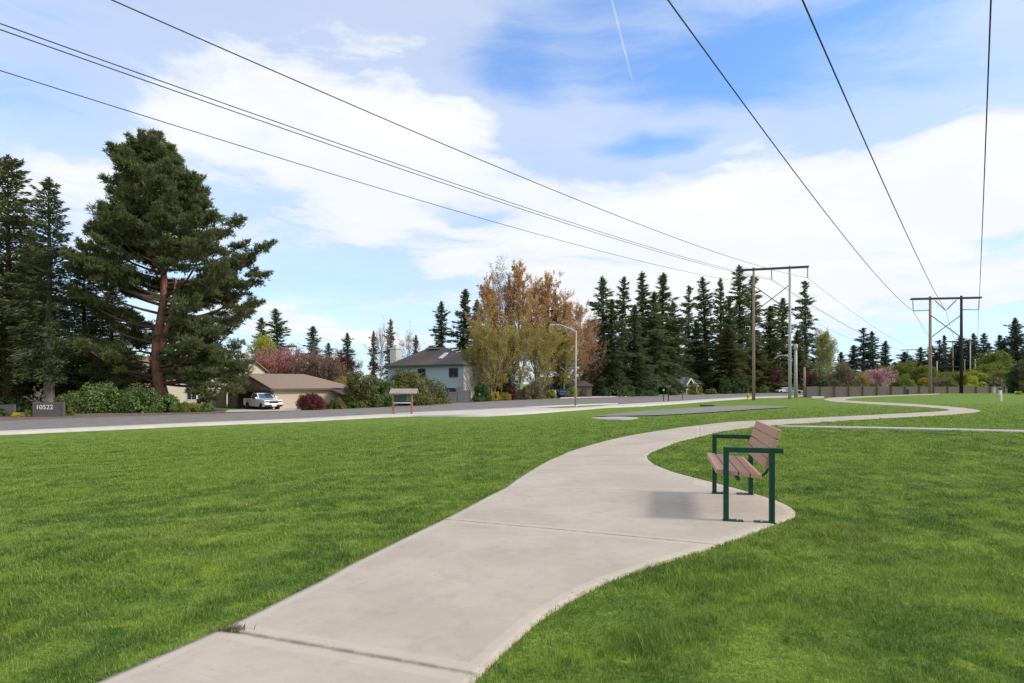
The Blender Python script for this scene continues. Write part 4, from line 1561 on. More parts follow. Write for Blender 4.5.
def build_blue_house():
    p = Vector((-8.1, 100.0, -1.55))
    root = empty("blue_house", p, HRZ)
    root.scale = (1.17, 1.17, 1.09)
    tag(root, "two storey pale blue house with brown hip roof and white chimney", "house")
    b = MB()
    b.box(0, 0.15, 0, 16.2, 0, 5.45)
    b.box(0.153, 8.4, 16.05, 16.2, 0, 5.45)
    b.box(8.25, 8.4, 3.0, 16.047, 0, 5.45)
    b.build('wall', M['shaded_blue_wall'], root)
    b = MB()
    b.box(0.153, 4.9, 0, 0.15, 0, 5.45)
    b.box(4.75, 4.9, 0.153, 2.997, 0, 5.45)
    b.box(4.903, 8.247, 3.0, 3.15, 0, 5.45)
    b.build('street_wall', M['white_wall'], root)  # sunlit side gets a paler siding; the light is in the colour
    b = MB()
    hip_roof(b, 0, 8.4, 3.2, 16.2, 5.6, 3.0, 'y', 4.6, 4.6, 0.5)
    rf = b.build('roof', M['roof_brown'], root)
    b = MB()
    hip_roof(b, 0, 4.9, 0, 7.5, 5.63, 2.0, 'y', 3.0, 0.0, 0.5)
    b.build('wing_roof', M['roof_brown'], root)
    b = MB()
    b.box(-0.58, -0.51, -0.5, 16.7, 5.46, 5.7)
    b.box(-0.5, 5.4, -0.58, -0.51, 5.46, 5.7)
    b.build('gutter', M['teal_frame'], root)
    b = MB()
    b.box(0.8, 2.0, 15.2, 16.6, 5.0, 8.55)
    b.box(0.7, 2.1, 15.1, 16.7, 8.552, 8.85)
    b.box(1.1, 1.7, 15.5, 16.3, 8.852, 9.35)
    b.build('chimney', M['white_wall'], rf)
    # skylight on the street-side slope and a ridge vent
    b = MB()
    Mx = Matrix.Translation((1.75, 5.6, 7.12)) @ Matrix.Rotation(R(-33), 4, 'Y')
    b.box(-0.9, 0.9, -0.4, 0.4, 0.0, 0.16, 0.02, Mx)
    b.build('skylight', M['skylight'], rf)
    b = MB(); b.box(3.6, 4.8, 8.6, 11.4, 8.50, 8.74, 0.03)
    b.build('ridge_vent', M['shake'], rf)
    for c, w in ((13.2, 1.9), (8.5, 1.4), (1.9, 1.6)):
        window(root, 'x', c, 3.75, w, 1.25, frame='teal_frame', fixed=0.0)
    window(root, 'x', 2.4, 0.7, 2.0, 1.2, frame='teal_frame', fixed=0.0)
    window(root, 'y', 2.6, 3.7, 1.5, 1.2, fixed=0.0)
    # small front gate
    g = at(449, 89.0)
    root = empty("board_gate", g + Vector((0, 0.2, 0)), R(8))
    tag(root, "grey board gate and fence panel below the pale blue house", "gate")
    k = g.y / F
    for i, (xa, xb, hh) in enumerate(((0, 8.6 * k, 11.0 * k), (9.2 * k, 21 * k, 12.6 * k))):
        b = MB()
        nb = 9
        for j in range(nb):
            x0 = xa + (xb - xa) * j / nb; x1 = xa + (xb - xa) * (j + 1) / nb
            b.box(x0 + 0.004, x1 - 0.004, -0.02, 0.02, 0.03, hh)
        b.box(xa, xb, -0.05, -0.022, hh - 0.25, hh - 0.12)
        b.build('board_panel', M['gate_grey'], root)
    for x in (-0.05, 8.9 * k, 21.4 * k):
        b = MB(); b.box(x - 0.07, x + 0.07, -0.07, 0.07, -0.1, 13.2 * k)
        b.build('post', M['gate_grey'], root)


build_blue_house()


def build_gable_house():
    p = at(681, 168); p.z = -1.6
    root = empty("gabled_house", p, HRZ - R(12))
    tag(root, "small cream house with white porch gable in front of the tall firs", "house")
    b = MB(); b.box(0, 9, 0, 8, 0, 2.9); b.build('wall', M['cream_wall'], root)
    b = MB(); hip_roof(b, 0, 9, 0, 8, 3.05, 1.9, 'x', 0, 0, 0.5); b.build('roof', M['roof_grey'], root)
    b = MB(); b.prism([(0.02, 3.06), (7.98, 3.06), (4, 4.85)], 'x', -0.02, 0.1); b.build('gable_wall', M['cream_wall'], root)
    b = MB()
    b.prism([(0.6, 2.4), (2.6, 4.25), (4.6, 2.4), (4.6, 2.75), (2.6, 4.6), (0.6, 2.75)], 'y', -1.6, -1.3)
    for x in (0.7, 4.3):
        b.box(x, x + 0.25, -1.6, -1.35, 0, 2.4)
    b.build('porch_trim', M['white_paint'], root)
    b = MB(); b.prism([(0.5, 2.62), (2.6, 4.56), (4.7, 2.62), (4.7, 2.72), (2.6, 4.66), (0.5, 2.72)], 'y', -1.28, 0.3); b.build('porch_roof', M['roof_grey'], root)
    b = MB(); b.box(2.1, 3.1, -0.06, -0.003, 0, 2.1); b.build('door', M['trim_brown'], root)
    window(root, 'y', 6.8, 0.9, 1.5, 1.3, fixed=0.0)
    window(root, 'x', 4.0, 0.9, 1.5, 1.3, fixed=0.0)


build_gable_house()


def build_shaded_house():
    p = at(596, 150); p.z = -1.55
    root = empty("grey_house", p, R(6))
    tag(root, "low grey house with blue doors in the shade under the firs", "house")
    b = MB(); b.box(0, 5.4, 0, 7, 0, 2.7); b.build('wall', M['grey_wall'], root)
    b = MB(); hip_roof(b, 0, 5.4, 0, 7, 2.85, 1.5, 'y', 1.5, 0, 0.6); b.build('roof', M['roof_grey'], root)
    for x in (0.9, 1.55):
        b = MB(); b.box(x, x + 0.6, -0.08, -0.003, 0, 2.0, 0.01); b.build('door', M['blue_door'], root)
    for x in (0.3, 2.7, 5.0):
        b = MB(); b.box(x, x + 0.3, -0.9, -0.6, 0, 2.68); b.build('porch_column', M['white_wall'], root)
    window(root, 'y', 3.9, 0.7, 1.2, 1.3, fixed=0.0)
    p = at(577, 124); p.z = -1.55
    root = empty("brown_shed", p, R(12))
    tag(root, "dark brown shed in deep shade right of the street lamp", "shed")
    b = MB(); b.box(0, 3.2, 0, 4, 0, 2.4); b.build('wall', M['trim_brown'], root)
    b = MB(); hip_roof(b, 0, 3.2, 0, 4, 2.55, 1.0, 'y', 0, 0, 0.3); b.build('roof', M['roof_brown'], root)
    b = MB(); b.box(1.1, 2.1, -0.06, -0.003, 0, 2.0); b.build('door', M['interior'], root)
    p = at(551, 134); p.z = -1.55
    root = empty("slate_house", p, R(4))
    tag(root, "low slate grey house glimpsed through the orange trees left of the lamp", "house")
    b = MB(); b.box(-3, 5.2, 0, 7, 0, 2.9); b.build('wall', M['grey_wall'], root)
    b = MB(); hip_roof(b, -3, 5.2, 0, 7, 3.05, 1.4, 'x', 1.5, 1.5, 0.5); b.build('roof', M['roof_grey'], root)
    window(root, 'y', 0.5, 0.9, 1.6, 1.2, fixed=0.0)


build_shaded_house()

# ------------------------------------------------------------------ vehicles
def wheel(root, x, y, r, w, side):
    b = MB()
    n = 20
    prof = [(r * 0.62, -w / 2), (r * 0.93, -w / 2), (r, -w * 0.32), (r, w * 0.32), (r * 0.93, w / 2), (r * 0.62, w / 2)]
    bm = b.bm
    rings = [[bm.verts.new((x + q * math.cos(2 * math.pi * k / n), y + yy, r + q * math.sin(2 * math.pi * k / n))) for k in range(n)] for q, yy in prof]
    for a, c in zip(rings, rings[1:] + rings[:1]):
        for k in range(n):
            bm.faces.new([a[k], a[(k + 1) % n], c[(k + 1) % n], c[k]])
    bmesh.ops.recalc_face_normals(bm, faces=bm.faces[:])
    wh = b.build('wheel', M['tyre'], root)
    b = MB()
    yo = y + side * w * 0.36
    b.tube([(x, y - side * w * 0.3, r), (x, yo, r)], [r * 0.61, r * 0.61], 20)
    for k in range(5):
        a = 2 * math.pi * k / 5
        b.box(-0.035, 0.035, -0.012, 0.012, 0.05, r * 0.58, 0, Matrix.Translation((x, yo + side * 0.014, r)) @ Matrix.Rotation(a, 4, 'Y'))
    b.build('rim', M['rim'], wh)


def build_truck():
    p = at(262.5, 66.3); p.z = -1.56
    root = empty("pickup_truck", p, R(-45))
    tag(root, "white double cab pickup truck parked in front of the tan garage", "pickup truck")
    hw = 0.98
    # lower body with wheel arches, x forward, front at +2.9
    def arch(cx, r, n=9):
        return [(cx + r * math.cos(a), 0.42 + r * math.sin(a)) for a in np.linspace(math.pi, 0, n)]
    low = [(-2.85, 0.55)] + [(-2.25, 0.42)] + arch(-1.75, 0.50) + arch(1.85, 0.50) + [(2.55, 0.42), (2.88, 0.5), (2.92, 0.98), (2.80, 1.14), (1.35, 1.26), (0.95, 1.22), (-0.95, 1.20), (-0.95, 1.26), (-2.88, 1.26)]
    b = MB(); b.prism(low, 'y', -hw, hw, 0.025)
    b.build('body', M['car_white'], root)
    cab = [(-0.93, 1.18), (1.20, 1.22), (0.42, 1.83), (0.2, 1.88), (-0.55, 1.88), (-0.80, 1.82)]
    bm = MB()
    A = [bm.bm.verts.new((x, -(hw - 0.04 - (z - 1.2) * 0.24), z)) for x, z in cab]
    B = [bm.bm.verts.new((x, (hw - 0.04 - (z - 1.2) * 0.24), z)) for x, z in cab]
    fs = [bm.bm.faces.new(A), bm.bm.faces.new(B[::-1])]
    for i in range(len(cab)):
        j = (i + 1) % len(cab)
        fs.append(bm.bm.faces.new([A[i], B[i], B[j], A[j]]))
    bmesh.ops.recalc_face_normals(bm.bm, faces=bm.bm.faces[:])
    bmesh.ops.bevel(bm.bm, geom=bm.bm.edges[:], offset=0.03, segments=2, affect='EDGES')
    cb = bm.build('cab', M['car_white'], root)

    def side_y(z, s, d=0.008):
        return s * (hw - 0.04 - (z - 1.2) * 0.24 + d)
    for s in (-1, 1):
        for pts in ([(0.14, 1.27), (0.98, 1.28), (0.44, 1.74), (0.14, 1.77)], [(-0.72, 1.27), (0.06, 1.27), (0.06, 1.77), (-0.62, 1.77)]):
            b = MB(); b.poly([(x, side_y(z, s), z) for x, z in pts] if s < 0 else [(x, side_y(z, s), z) for x, z in pts[::-1]])
            b.build('side_window', M['car_glass'], cb)
        b = MB(); b.box(0.92, 1.12, s * 0.98 if s > 0 else -1.20, 1.20 if s > 0 else -0.98, 1.22, 1.44, 0.03)
        b.build('mirror', M['car_white'], root)
        b = MB(); b.box(2.62, 2.935, s * 0.70 - 0.22, s * 0.70 + 0.22, 0.92, 1.10, 0.02)
        b.build('headlight', M['lamp_glass'], root)
        for z0 in (0.95,):
            for x in (0.05, -0.85):
                b = MB(); b.box(x + 0.02, x + 0.2, s * hw - 0.012, s * hw + 0.025, 1.08, 1.12)
                b.build('door_handle', M['trim_black'], root)
    b = MB()
    nrm = Vector((0.61, 0, 0.78)).normalized()
    q = [(1.13, -0.80, 1.285), (1.13, 0.80, 1.285), (0.50, 0.68, 1.775), (0.50, -0.68, 1.775)]
    b.poly([Vector(v) + nrm * 0.012 for v in q]); b.build('windscreen', M['car_glass'], cb)
    b = MB(); b.poly([(-0.95, 0.75, 1.3), (-0.95, -0.75, 1.3), (-0.865, -0.68, 1.72), (-0.865, 0.68, 1.72)]); b.build('rear_window', M['car_glass'], cb)
    b = MB(); b.box(2.86, 2.955, -0.47, 0.47, 0.80, 1.08, 0.02); b.build('grille', M['trim_black'], root)
    b = MB(); b.box(2.90, 2.97, -0.46, 0.46, 0.95, 0.985); b.build('grille_bar', M['chrome'], root)
    b = MB(); b.box(2.78, 3.02, -0.95, 0.95, 0.42, 0.64, 0.04); b.build('bumper', M['trim_black'], root)
    b = MB(); b.box(2.80, 3.03, -0.95, 0.95, 0.645, 0.76, 0.03); b.build('bumper_cover', M['car_white'], root)
    b = MB(); b.box(3.022, 3.045, -0.25, 0.25, 0.47, 0.62); b.build('licence_plate', M['white_paint'], root)
    b = MB(); b.box(-2.75, -1.05, -0.82, 0.82, 1.262, 1.27); b.build('bed_liner', M['trim_black'], root)
    for x in (-1.75, 1.85):
        for s in (-1, 1):
            wheel(root, x, s * (hw - 0.13), 0.40, 0.26, s)


build_truck()


def build_car(px, Y, rz, mat, label, kind='suv', z=-1.5):
    p = at(px, Y)
    root = empty("parked_car", (p.x, p.y, p.z + 0.04), rz)
    tag(root, label, "car", "cars parked across the street")
    hw = 0.9

    def arch(cx, r, n=7):
        return [(cx + r * math.cos(a), 0.34 + r * math.sin(a)) for a in np.linspace(math.pi, 0, n)]
    low = [(-2.2, 0.5), (-1.9, 0.34)] + arch(-1.35, 0.40) + arch(1.35, 0.40) + [(2.0, 0.34), (2.25, 0.45), (2.25, 0.8), (2.1, 0.94), (1.1, 1.04), (-2.2, 1.06), (-2.26, 0.8)]
    b = MB(); b.prism(low, 'y', -hw, hw, 0.04); b.build('body', M[mat], root)
    top = 1.72 if kind == 'suv' else 1.45
    cab = [(-2.15, 1.05), (1.1, 1.03), (0.3, top - 0.05), (0.0, top), (-1.6, top), (-1.95, top - 0.1)]
    m = MB()
    A = [m.bm.verts.new((x, -(hw - 0.05 - (z_ - 1.05) * 0.25), z_)) for x, z_ in cab]
    B = [m.bm.verts.new((x, (hw - 0.05 - (z_ - 1.05) * 0.25), z_)) for x, z_ in cab]
    m.bm.faces.new(A); m.bm.faces.new(B[::-1])
    for i in range(len(cab)):
        j = (i + 1) % len(cab)
        m.bm.faces.new([A[i], B[i], B[j], A[j]])
    bmesh.ops.recalc_face_normals(m.bm, faces=m.bm.faces[:])
    bmesh.ops.bevel(m.bm, geom=m.bm.edges[:], offset=0.04, segments=2, affect='EDGES')
    cb = m.build('cabin', M[mat], root)
    for s in (-1, 1):
        for pts in ([(0.0, 1.12), (0.85, 1.12), (0.3, top - 0.14), (0.0, top - 0.12)], [(-0.95, 1.12), (-0.08, 1.12), (-0.08, top - 0.12), (-0.95, top - 0.12)], [(-1.85, 1.14), (-1.03, 1.12), (-1.03, top - 0.12), (-1.72, top - 0.16)]):
            g = MB(); q = [(x, s * (hw - 0.05 - (z_ - 1.05) * 0.25 + 0.008), z_) for x, z_ in pts]
            g.poly(q if s < 0 else q[::-1]); g.build('side_window', M['car_glass'], cb)
        g = MB(); g.box(2.1, 2.27, s * 0.62 - 0.2, s * 0.62 + 0.2, 0.72, 0.86, 0.02); g.build('headlight', M['lamp_glass'], root)
    nrm = Vector((0.6, 0, 0.8)).normalized()
    g = MB(); g.poly([Vector(v) + nrm * 0.012 for v in [(1.02, -0.76, 1.10), (1.02, 0.76, 1.10), (0.36, 0.64, top - 0.12), (0.36, -0.64, top - 0.12)]]); g.build('windscreen', M['car_glass'], cb)
    g = MB(); g.box(2.2, 2.28, -0.4, 0.4, 0.5, 0.7); g.build('grille', M['trim_black'], root)
    for x in (-1.35, 1.35):
        for s in (-1, 1):
            wheel(root, x, s * (hw - 0.12), 0.33, 0.22, s)


build_car(561.5, 122, R(-75), 'car_blue', "dark blue car parked nose-out under the orange trees", 'suv')
build_car(552.0, 121, R(-95), 'car_white', "white car half hidden behind the lime green shrub", 'sedan')
build_car(783.0, 186, R(195), 'car_white', "white car parked between the tall pylon's two poles", 'suv')
build_car(794.5, 176, R(-30), 'car_pale', "pale bluish white car behind the grey steel pole", 'suv')

# ------------------------------------------------------------------ trees
def fir_meshes(key, seed, h, r, mat, bark, cs=0.05, levels=40, per=5, droop=0.30, dens=26, sl=(0.30, 0.6), sw=0.09, shape=0.8, ragged=0.35, up=0.15):
    """a fir: tapered trunk, whorled branches, sprays of needles along each branch"""
    rng = np.random.default_rng(seed)
    C, U, V = [], [], []
    P0, P1, R0, R1 = [], [], [], []
    tz = np.linspace(0, h, 12)
    sway = np.cumsum(rng.normal(0, 0.012 * h / 18, (12, 2)), 0) * (np.linspace(0, 1, 12)[:, None])
    for i in range(11):
        P0.append((*sway[i], tz[i])); P1.append((*sway[i + 1], tz[i + 1]))
        rr = lambda t: max(0.016 * h * (1 - t) + 0.012, 0.01)
        R0.append(rr(tz[i] / h)); R1.append(rr(tz[i + 1] / h))
    nbr = levels * per
    ph = rng.random(4) * 6.28
    for bi in range(nbr):
        f = ((bi + rng.random()) / nbr) ** 1.08
        z = h * (cs + (0.99 - cs) * f)
        env = r * ((1 - f) ** shape) * (1.06 if f > 0.15 else 0.72 + 2.2 * f) + 0.10
        az = bi * 2.39996 + rng.normal(0, 0.5)
        env *= 1 + ragged * 0.45 * (math.sin(2 * az + ph[0] + f * 9) * 0.5 + math.sin(f * 31 + ph[1]) * 0.5 + math.sin(3 * az - f * 17 + ph[2]) * 0.4)
        L = max(env * (1 - ragged * rng.random()), 0.18)
        d = np.array([math.cos(az), math.sin(az), 0.0])
        sidev = np.array([-d[1], d[0], 0.0])
        tilt = up + 0.75 * f ** 1.5 - 0.22 + rng.normal(0, 0.14)
        dr = droop * (1.15 - f)
        bx = np.array([np.interp(z, tz, sway[:, 0]), np.interp(z, tz, sway[:, 1]), z])

        def pos(t):
            t = np.asarray(t)[:, None]
            return bx + d * (L * t) + np.array([0, 0, 1.0]) * (L * (tilt * t - dr * t * t + 0.16 * np.maximum(t - 0.7, 0)))
        bp = pos(np.array([0, 0.5, 1.0]))
        for i in range(2):
            P0.append(bp[i]); P1.append(bp[i + 1])
            R0.append(0.022 * L ** 0.5 * (1 - 0.45 * i)); R1.append(0.022 * L ** 0.5 * (0.55 - 0.45 * i) + 0.004)
        n = max(7, int(dens * L))
        t = 1 - (rng.random(n) ** 1.15) * 0.92
        s = rng.choice([-1.0, 1.0], n)
        c = pos(t)
        wl = L * 0.42 * (1.1 - t) + 0.12
        lat = rng.random(n) * wl
        hang = rng.random(n) ** 2 * (0.22 + 0.18 * L) * (1.1 - f)
        c = c + sidev * (s * lat)[:, None] + np.stack([np.zeros(n), np.zeros(n), -lat * 0.25 - hang + rng.normal(0.02, 0.07, n)], 1)
        u = d * (0.5 + 0.35 * rng.random(n))[:, None] + sidev * (s * (0.2 + 0.5 * rng.random(n)))[:, None]
        u[:, 2] += rng.normal(-0.30 + 0.5 * f, 0.36, n)
        u = unit(u)
        ln = rng.uniform(sl[0], sl[1], n) * 0.5
        w = unit(np.cross(u, rng.normal(0, 1, (n, 3)) + np.array([0, 0, 0.5])))
        C.append(c); U.append(u * ln[:, None]); V.append(w * (sw * (0.7 + 0.6 * rng.random(n)))[:, None])
    # needles along the leader
    n = 60
    zz = h * (0.93 + 0.075 * rng.random(n))
    aa = rng.random(n) * 6.28
    rr = (h * 1.01 - zz) * 0.22
    C.append(np.stack([sway[-1, 0] + rr * np.cos(aa), sway[-1, 1] + rr * np.sin(aa), zz], 1))
    u = unit(np.stack([np.cos(aa) * 0.7, np.sin(aa) * 0.7, np.full(n, 0.8)], 1))
    U.append(u * 0.2); V.append(unit(np.cross(u, rng.normal(0, 1, (n, 3)))) * 0.06)
    C, U, V = np.concatenate(C), np.concatenate(U), np.concatenate(V)
    tr = sticks_mesh('trunk', P0, P1, R0, R1, M[bark], 6)
    cr = leaves_mesh('crown', C, U, V, M[mat], rng)
    return tr, cr


TREES = {}


def put_tree(key, meshes, loc, rz, sc, label, cat, group=None, name='conifer_tree'):
    root = empty(name, loc, rz)
    root.scale = sc
    link('trunk', meshes[0], root)
    link('crown', meshes[1], root)
    tag(root, label, cat, group)
    return root


H0 = 20.0
FIR = [fir_meshes('a', 11, H0, 3.6, 'fir', 'bark_dark', 0.03, 40, 6, 0.36, 26, (0.4, 0.95), 0.075, ragged=0.85, shape=0.66),
       fir_meshes('b', 12, H0, 3.2, 'fir', 'bark_dark', 0.04, 38, 6, 0.46, 26, (0.4, 0.95), 0.07, ragged=0.9, shape=0.6),
       fir_meshes('c', 13, H0, 2.6, 'fir', 'bark_dark', 0.07, 40, 5, 0.30, 28, (0.4, 0.85), 0.065, ragged=0.85, shape=0.55),
       fir_meshes('d', 14, H0, 4.0, 'fir', 'bark_dark', 0.02, 44, 6, 0.32, 24, (0.4, 0.95), 0.07, ragged=0.85, shape=0.75)]
FIR += [fir_meshes('e', 15, H0, 3.4, 'fir', 'bark_dark', 0.10, 30, 5, 0.50, 30, (0.45, 1.0), 0.075, ragged=0.95, shape=0.6),
        fir_meshes('f', 16, H0, 3.0, 'fir', 'bark_grey', 0.16, 26, 5, 0.38, 32, (0.4, 0.95), 0.07, ragged=1.0, shape=0.5),
        fir_meshes('g', 17, H0, 4.2, 'fir', 'bark_dark', 0.03, 34, 6, 0.55, 26, (0.45, 1.05), 0.075, ragged=0.9, shape=0.8)]
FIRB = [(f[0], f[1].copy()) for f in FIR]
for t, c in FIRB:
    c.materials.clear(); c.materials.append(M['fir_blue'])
FIRO = [(f[0], f[1].copy()) for f in FIR]
for t, c in FIRO:
    c.materials.clear(); c.materials.append(M['fir_olive'])
RAD = [3.6, 3.2, 2.6, 4.0, 3.4, 3.0, 4.2]


def fir_at(px, ytop, Y, wpx, var, label, lib=None, group=None, cat="conifer", name='fir_tree', seed=0):
    if group == "tall firs across the street":
        Y = YB(px) + (Y - 102) * 0.9 + (18 if 640 < px < 712 else 0)
    p = at(px, Y)
    h = hgt(px, ytop, Y)
    lib = lib or FIR
    s = h / H0
    sr = 1.50 * wpx * Y / F / RAD[var]
    r_ = put_tree('fir', lib[var], p, (px * 1.7 + seed) % 6.28, (sr, sr, s), label, cat, group, name)
    r_.rotation_euler[0] = R(1.6 * math.sin(px * 3.1))
    r_.rotation_euler[1] = R(1.6 * math.cos(px * 2.3))
    return r_


# the row of tall firs across the street
for a in [
    (604.5, 276, 112, 21, 4, "tall dark fir at the left end of the row, beside the rust coloured tree"),
    (620, 277, 120, 16, 4, "tall fir with a narrow tip just right of the leftmost fir"),
    (633, 305, 106, 22, 3, "shorter broad fir in front of the row, above the blue-doored house"),
    (644.5, 272, 114, 22, 6, "tall fir left of the twin-topped pair in the dense part of the row"),
    (660, 273, 117, 26, 6, "broad tall fir with drooping right side above the small gabled house"),
    (612, 300, 108, 20, 6, "bushy mid height fir filling the gap between the two leftmost tips"),
    (652, 292, 110, 24, 6, "bushy fir filling the space between the twin tops"),
    (673, 302, 116, 18, 4, "medium fir with open ragged crown right of the broad drooping fir"),
    (731, 296, 120, 18, 6, "medium bushy fir left of the tallest one by the pylon crossarm"),
    (689, 286, 126, 12, 5, "slim lone fir standing in the gap right of the broad firs"),
    (707.5, 277, 130, 15, 2, "slender fir with ragged tip, left of two slim firs behind the brown pylon pole"),
    (720.5, 278, 134, 13, 4, "slender fir with ragged tip, right of two slim firs near the brown pylon pole"),
    (740, 265, 124, 20, 4, "tallest fir, rising just left of the pylon crossarm"),
    (752, 276, 131, 17, 5, "tall fir directly behind the brown pylon pole"),
    (806.5, 281, 132, 14, 5, "tall open fir standing alone right of the grey pylon pole"),
    (675, 318, 122, 20, 3, "low broad fir behind the small gabled house"),
    (698, 322, 120, 19, 3, "low dark fir between the slim lone fir and the slender pair")]:
    fir_at(*a, group="tall firs across the street")
for a in [
    (728, 325, 118, 22, 3, "low fir in front of the tallest fir, by the drooping shrub"),
    (768, 306, 126, 19, 0, "olive green fir seen between the two pylon poles"),
    (783.5, 298, 130, 16, 1, "olive fir with pointed top directly behind the grey pylon pole"),
    (820, 335, 126, 12, 1, "short yellowish fir at the left end of the grey fence"),
    (758, 345, 112, 18, 3, "bushy low olive fir behind the foot of the tall pylon"),
    (796, 330, 122, 16, 3, "dense olive fir behind the grey steel pole")]:
    fir_at(*a, lib=FIRO, group="tall firs across the street")

# firs behind the houses on the left
for a in [
    (279, 309, 130, 15, 2, "dark fir behind the lime tree right of the big pine"),
    (312.5, 326, 150, 14, 0, "dark fir peeking above the plum blossom left of the bare tree"),
    (347, 333, 160, 10, 1, "small dark fir tip above the maroon tree"),
    (330, 343, 150, 12, 3, "low fir behind the plum trees between two taller tips"),
    (441, 302, 128, 15, 1, "dark fir rising behind the blue house roof, left of the pair"),
    (461.5, 289, 132, 17, 0, "taller dark fir behind the blue house roof, right of the pair"),
    (477, 300, 122, 17, 3, "dark fir between the blue house and the orange trees"),
    (497, 290, 128, 14, 0, "dark fir tip behind the leftmost orange tree"),
    (507, 280, 134, 11, 1, "slim dark fir showing through the top of the orange trees"),
    (560, 292, 124, 11, 2, "dark fir tip behind the right part of the orange trees"),
    (590, 320, 152, 16, 3, "dark fir behind the rust coloured tree right of the lamp"),
    (262, 318, 128, 13, 0, "dark fir close to the right side of the big pine")]:
    fir_at(*a, group="firs behind the houses")

# golden brown conifers behind the blue house chimney
LAR = [(FIR[1][0], FIR[1][1].copy()), (FIR[2][0], FIR[2][1].copy())]
for t, c in LAR:
    c.materials.clear(); c.materials.append(M['larch'])
for px, yt, Y, w, v, lab in [(373.5, 331, 130, 10, 0, "small golden brown conifer left of the white chimney"),
                             (390, 319, 132, 11, 1, "taller golden brown conifer just behind the white chimney"),
                             (416, 335, 136, 9, 0, "golden brown conifer tip above the blue house roof"),]:
    p = at(px, Y); h = hgt(px, yt, Y)
    put_tree('larch', LAR[v], p, px % 6.28, (w * Y / F / RAD[v + 1],) * 2 + (h / H0,), lab, "conifer", "golden conifers by the chimney", 'larch_tree')

# treeline beyond the fence
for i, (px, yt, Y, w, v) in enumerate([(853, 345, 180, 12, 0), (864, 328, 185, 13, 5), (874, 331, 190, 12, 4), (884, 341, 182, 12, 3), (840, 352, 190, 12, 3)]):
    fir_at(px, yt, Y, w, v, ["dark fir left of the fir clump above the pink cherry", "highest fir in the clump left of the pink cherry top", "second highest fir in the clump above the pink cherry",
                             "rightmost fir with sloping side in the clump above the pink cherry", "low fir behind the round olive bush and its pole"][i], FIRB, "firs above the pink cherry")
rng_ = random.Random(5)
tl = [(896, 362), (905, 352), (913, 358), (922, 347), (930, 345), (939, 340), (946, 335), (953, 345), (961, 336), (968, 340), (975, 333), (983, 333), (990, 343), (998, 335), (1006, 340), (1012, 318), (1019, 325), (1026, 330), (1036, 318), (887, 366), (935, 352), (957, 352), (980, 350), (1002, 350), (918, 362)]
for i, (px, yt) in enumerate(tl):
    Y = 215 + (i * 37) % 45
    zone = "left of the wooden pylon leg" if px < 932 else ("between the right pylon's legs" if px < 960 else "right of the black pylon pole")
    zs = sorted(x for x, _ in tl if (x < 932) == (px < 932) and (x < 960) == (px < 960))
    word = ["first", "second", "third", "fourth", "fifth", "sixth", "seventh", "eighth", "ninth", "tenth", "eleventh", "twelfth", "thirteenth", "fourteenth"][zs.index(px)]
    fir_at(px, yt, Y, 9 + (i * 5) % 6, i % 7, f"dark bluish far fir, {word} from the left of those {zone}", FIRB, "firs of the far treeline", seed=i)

# conifers at the left edge, nearer: finer sprays and taller bare trunks
NEAR = [fir_meshes('n1', 21, 24.0, 4.4, 'fir_olive', 'bark_red', 0.10, 46, 6, 0.25, 40, (0.25, 0.55), 0.055, 0.5, 0.5),
        fir_meshes('n2', 22, 24.0, 3.6, 'fir', 'bark_grey', 0.16, 46, 5, 0.22, 42, (0.25, 0.55), 0.05, 0.55, 0.6),
        fir_meshes('n3', 23, 24.0, 4.6, 'fir_olive', 'bark_dark', 0.02, 50, 6, 0.38, 38, (0.25, 0.55), 0.06, 0.65, 0.4)]
NR = [4.4, 3.6, 4.6]
for px, yt, Y, w, v, lab in [(9, 156, 62, 44, 0, "olive conifer with red-brown trunk at the left edge of the photo"),
                             (49, 178, 60, 34, 1, "conifer with a pale grey bare trunk beside the number sign"),
                             (-30, 170, 66, 42, 2, "dense conifer partly cut by the left edge of the photo"),
                             (84, 262, 66, 36, 2, "shorter shaded olive conifer between the grey trunk and the big pine"),
                             (30, 230, 72, 40, 2, "dark conifer behind the number sign between two trunks"),
                             (112, 290, 74, 34, 0, "low shaded conifer just left of the big pine trunk")]:
    p = at(px, Y); h = hgt(px, yt, Y)
    sr = 1.35 * w * Y / F / NR[v]
    put_tree('near', NEAR[v], p, (px * 0.9) % 6.28, (sr, sr, h / 24.0), lab, "conifer", "conifers at the left", 'conifer_tree')


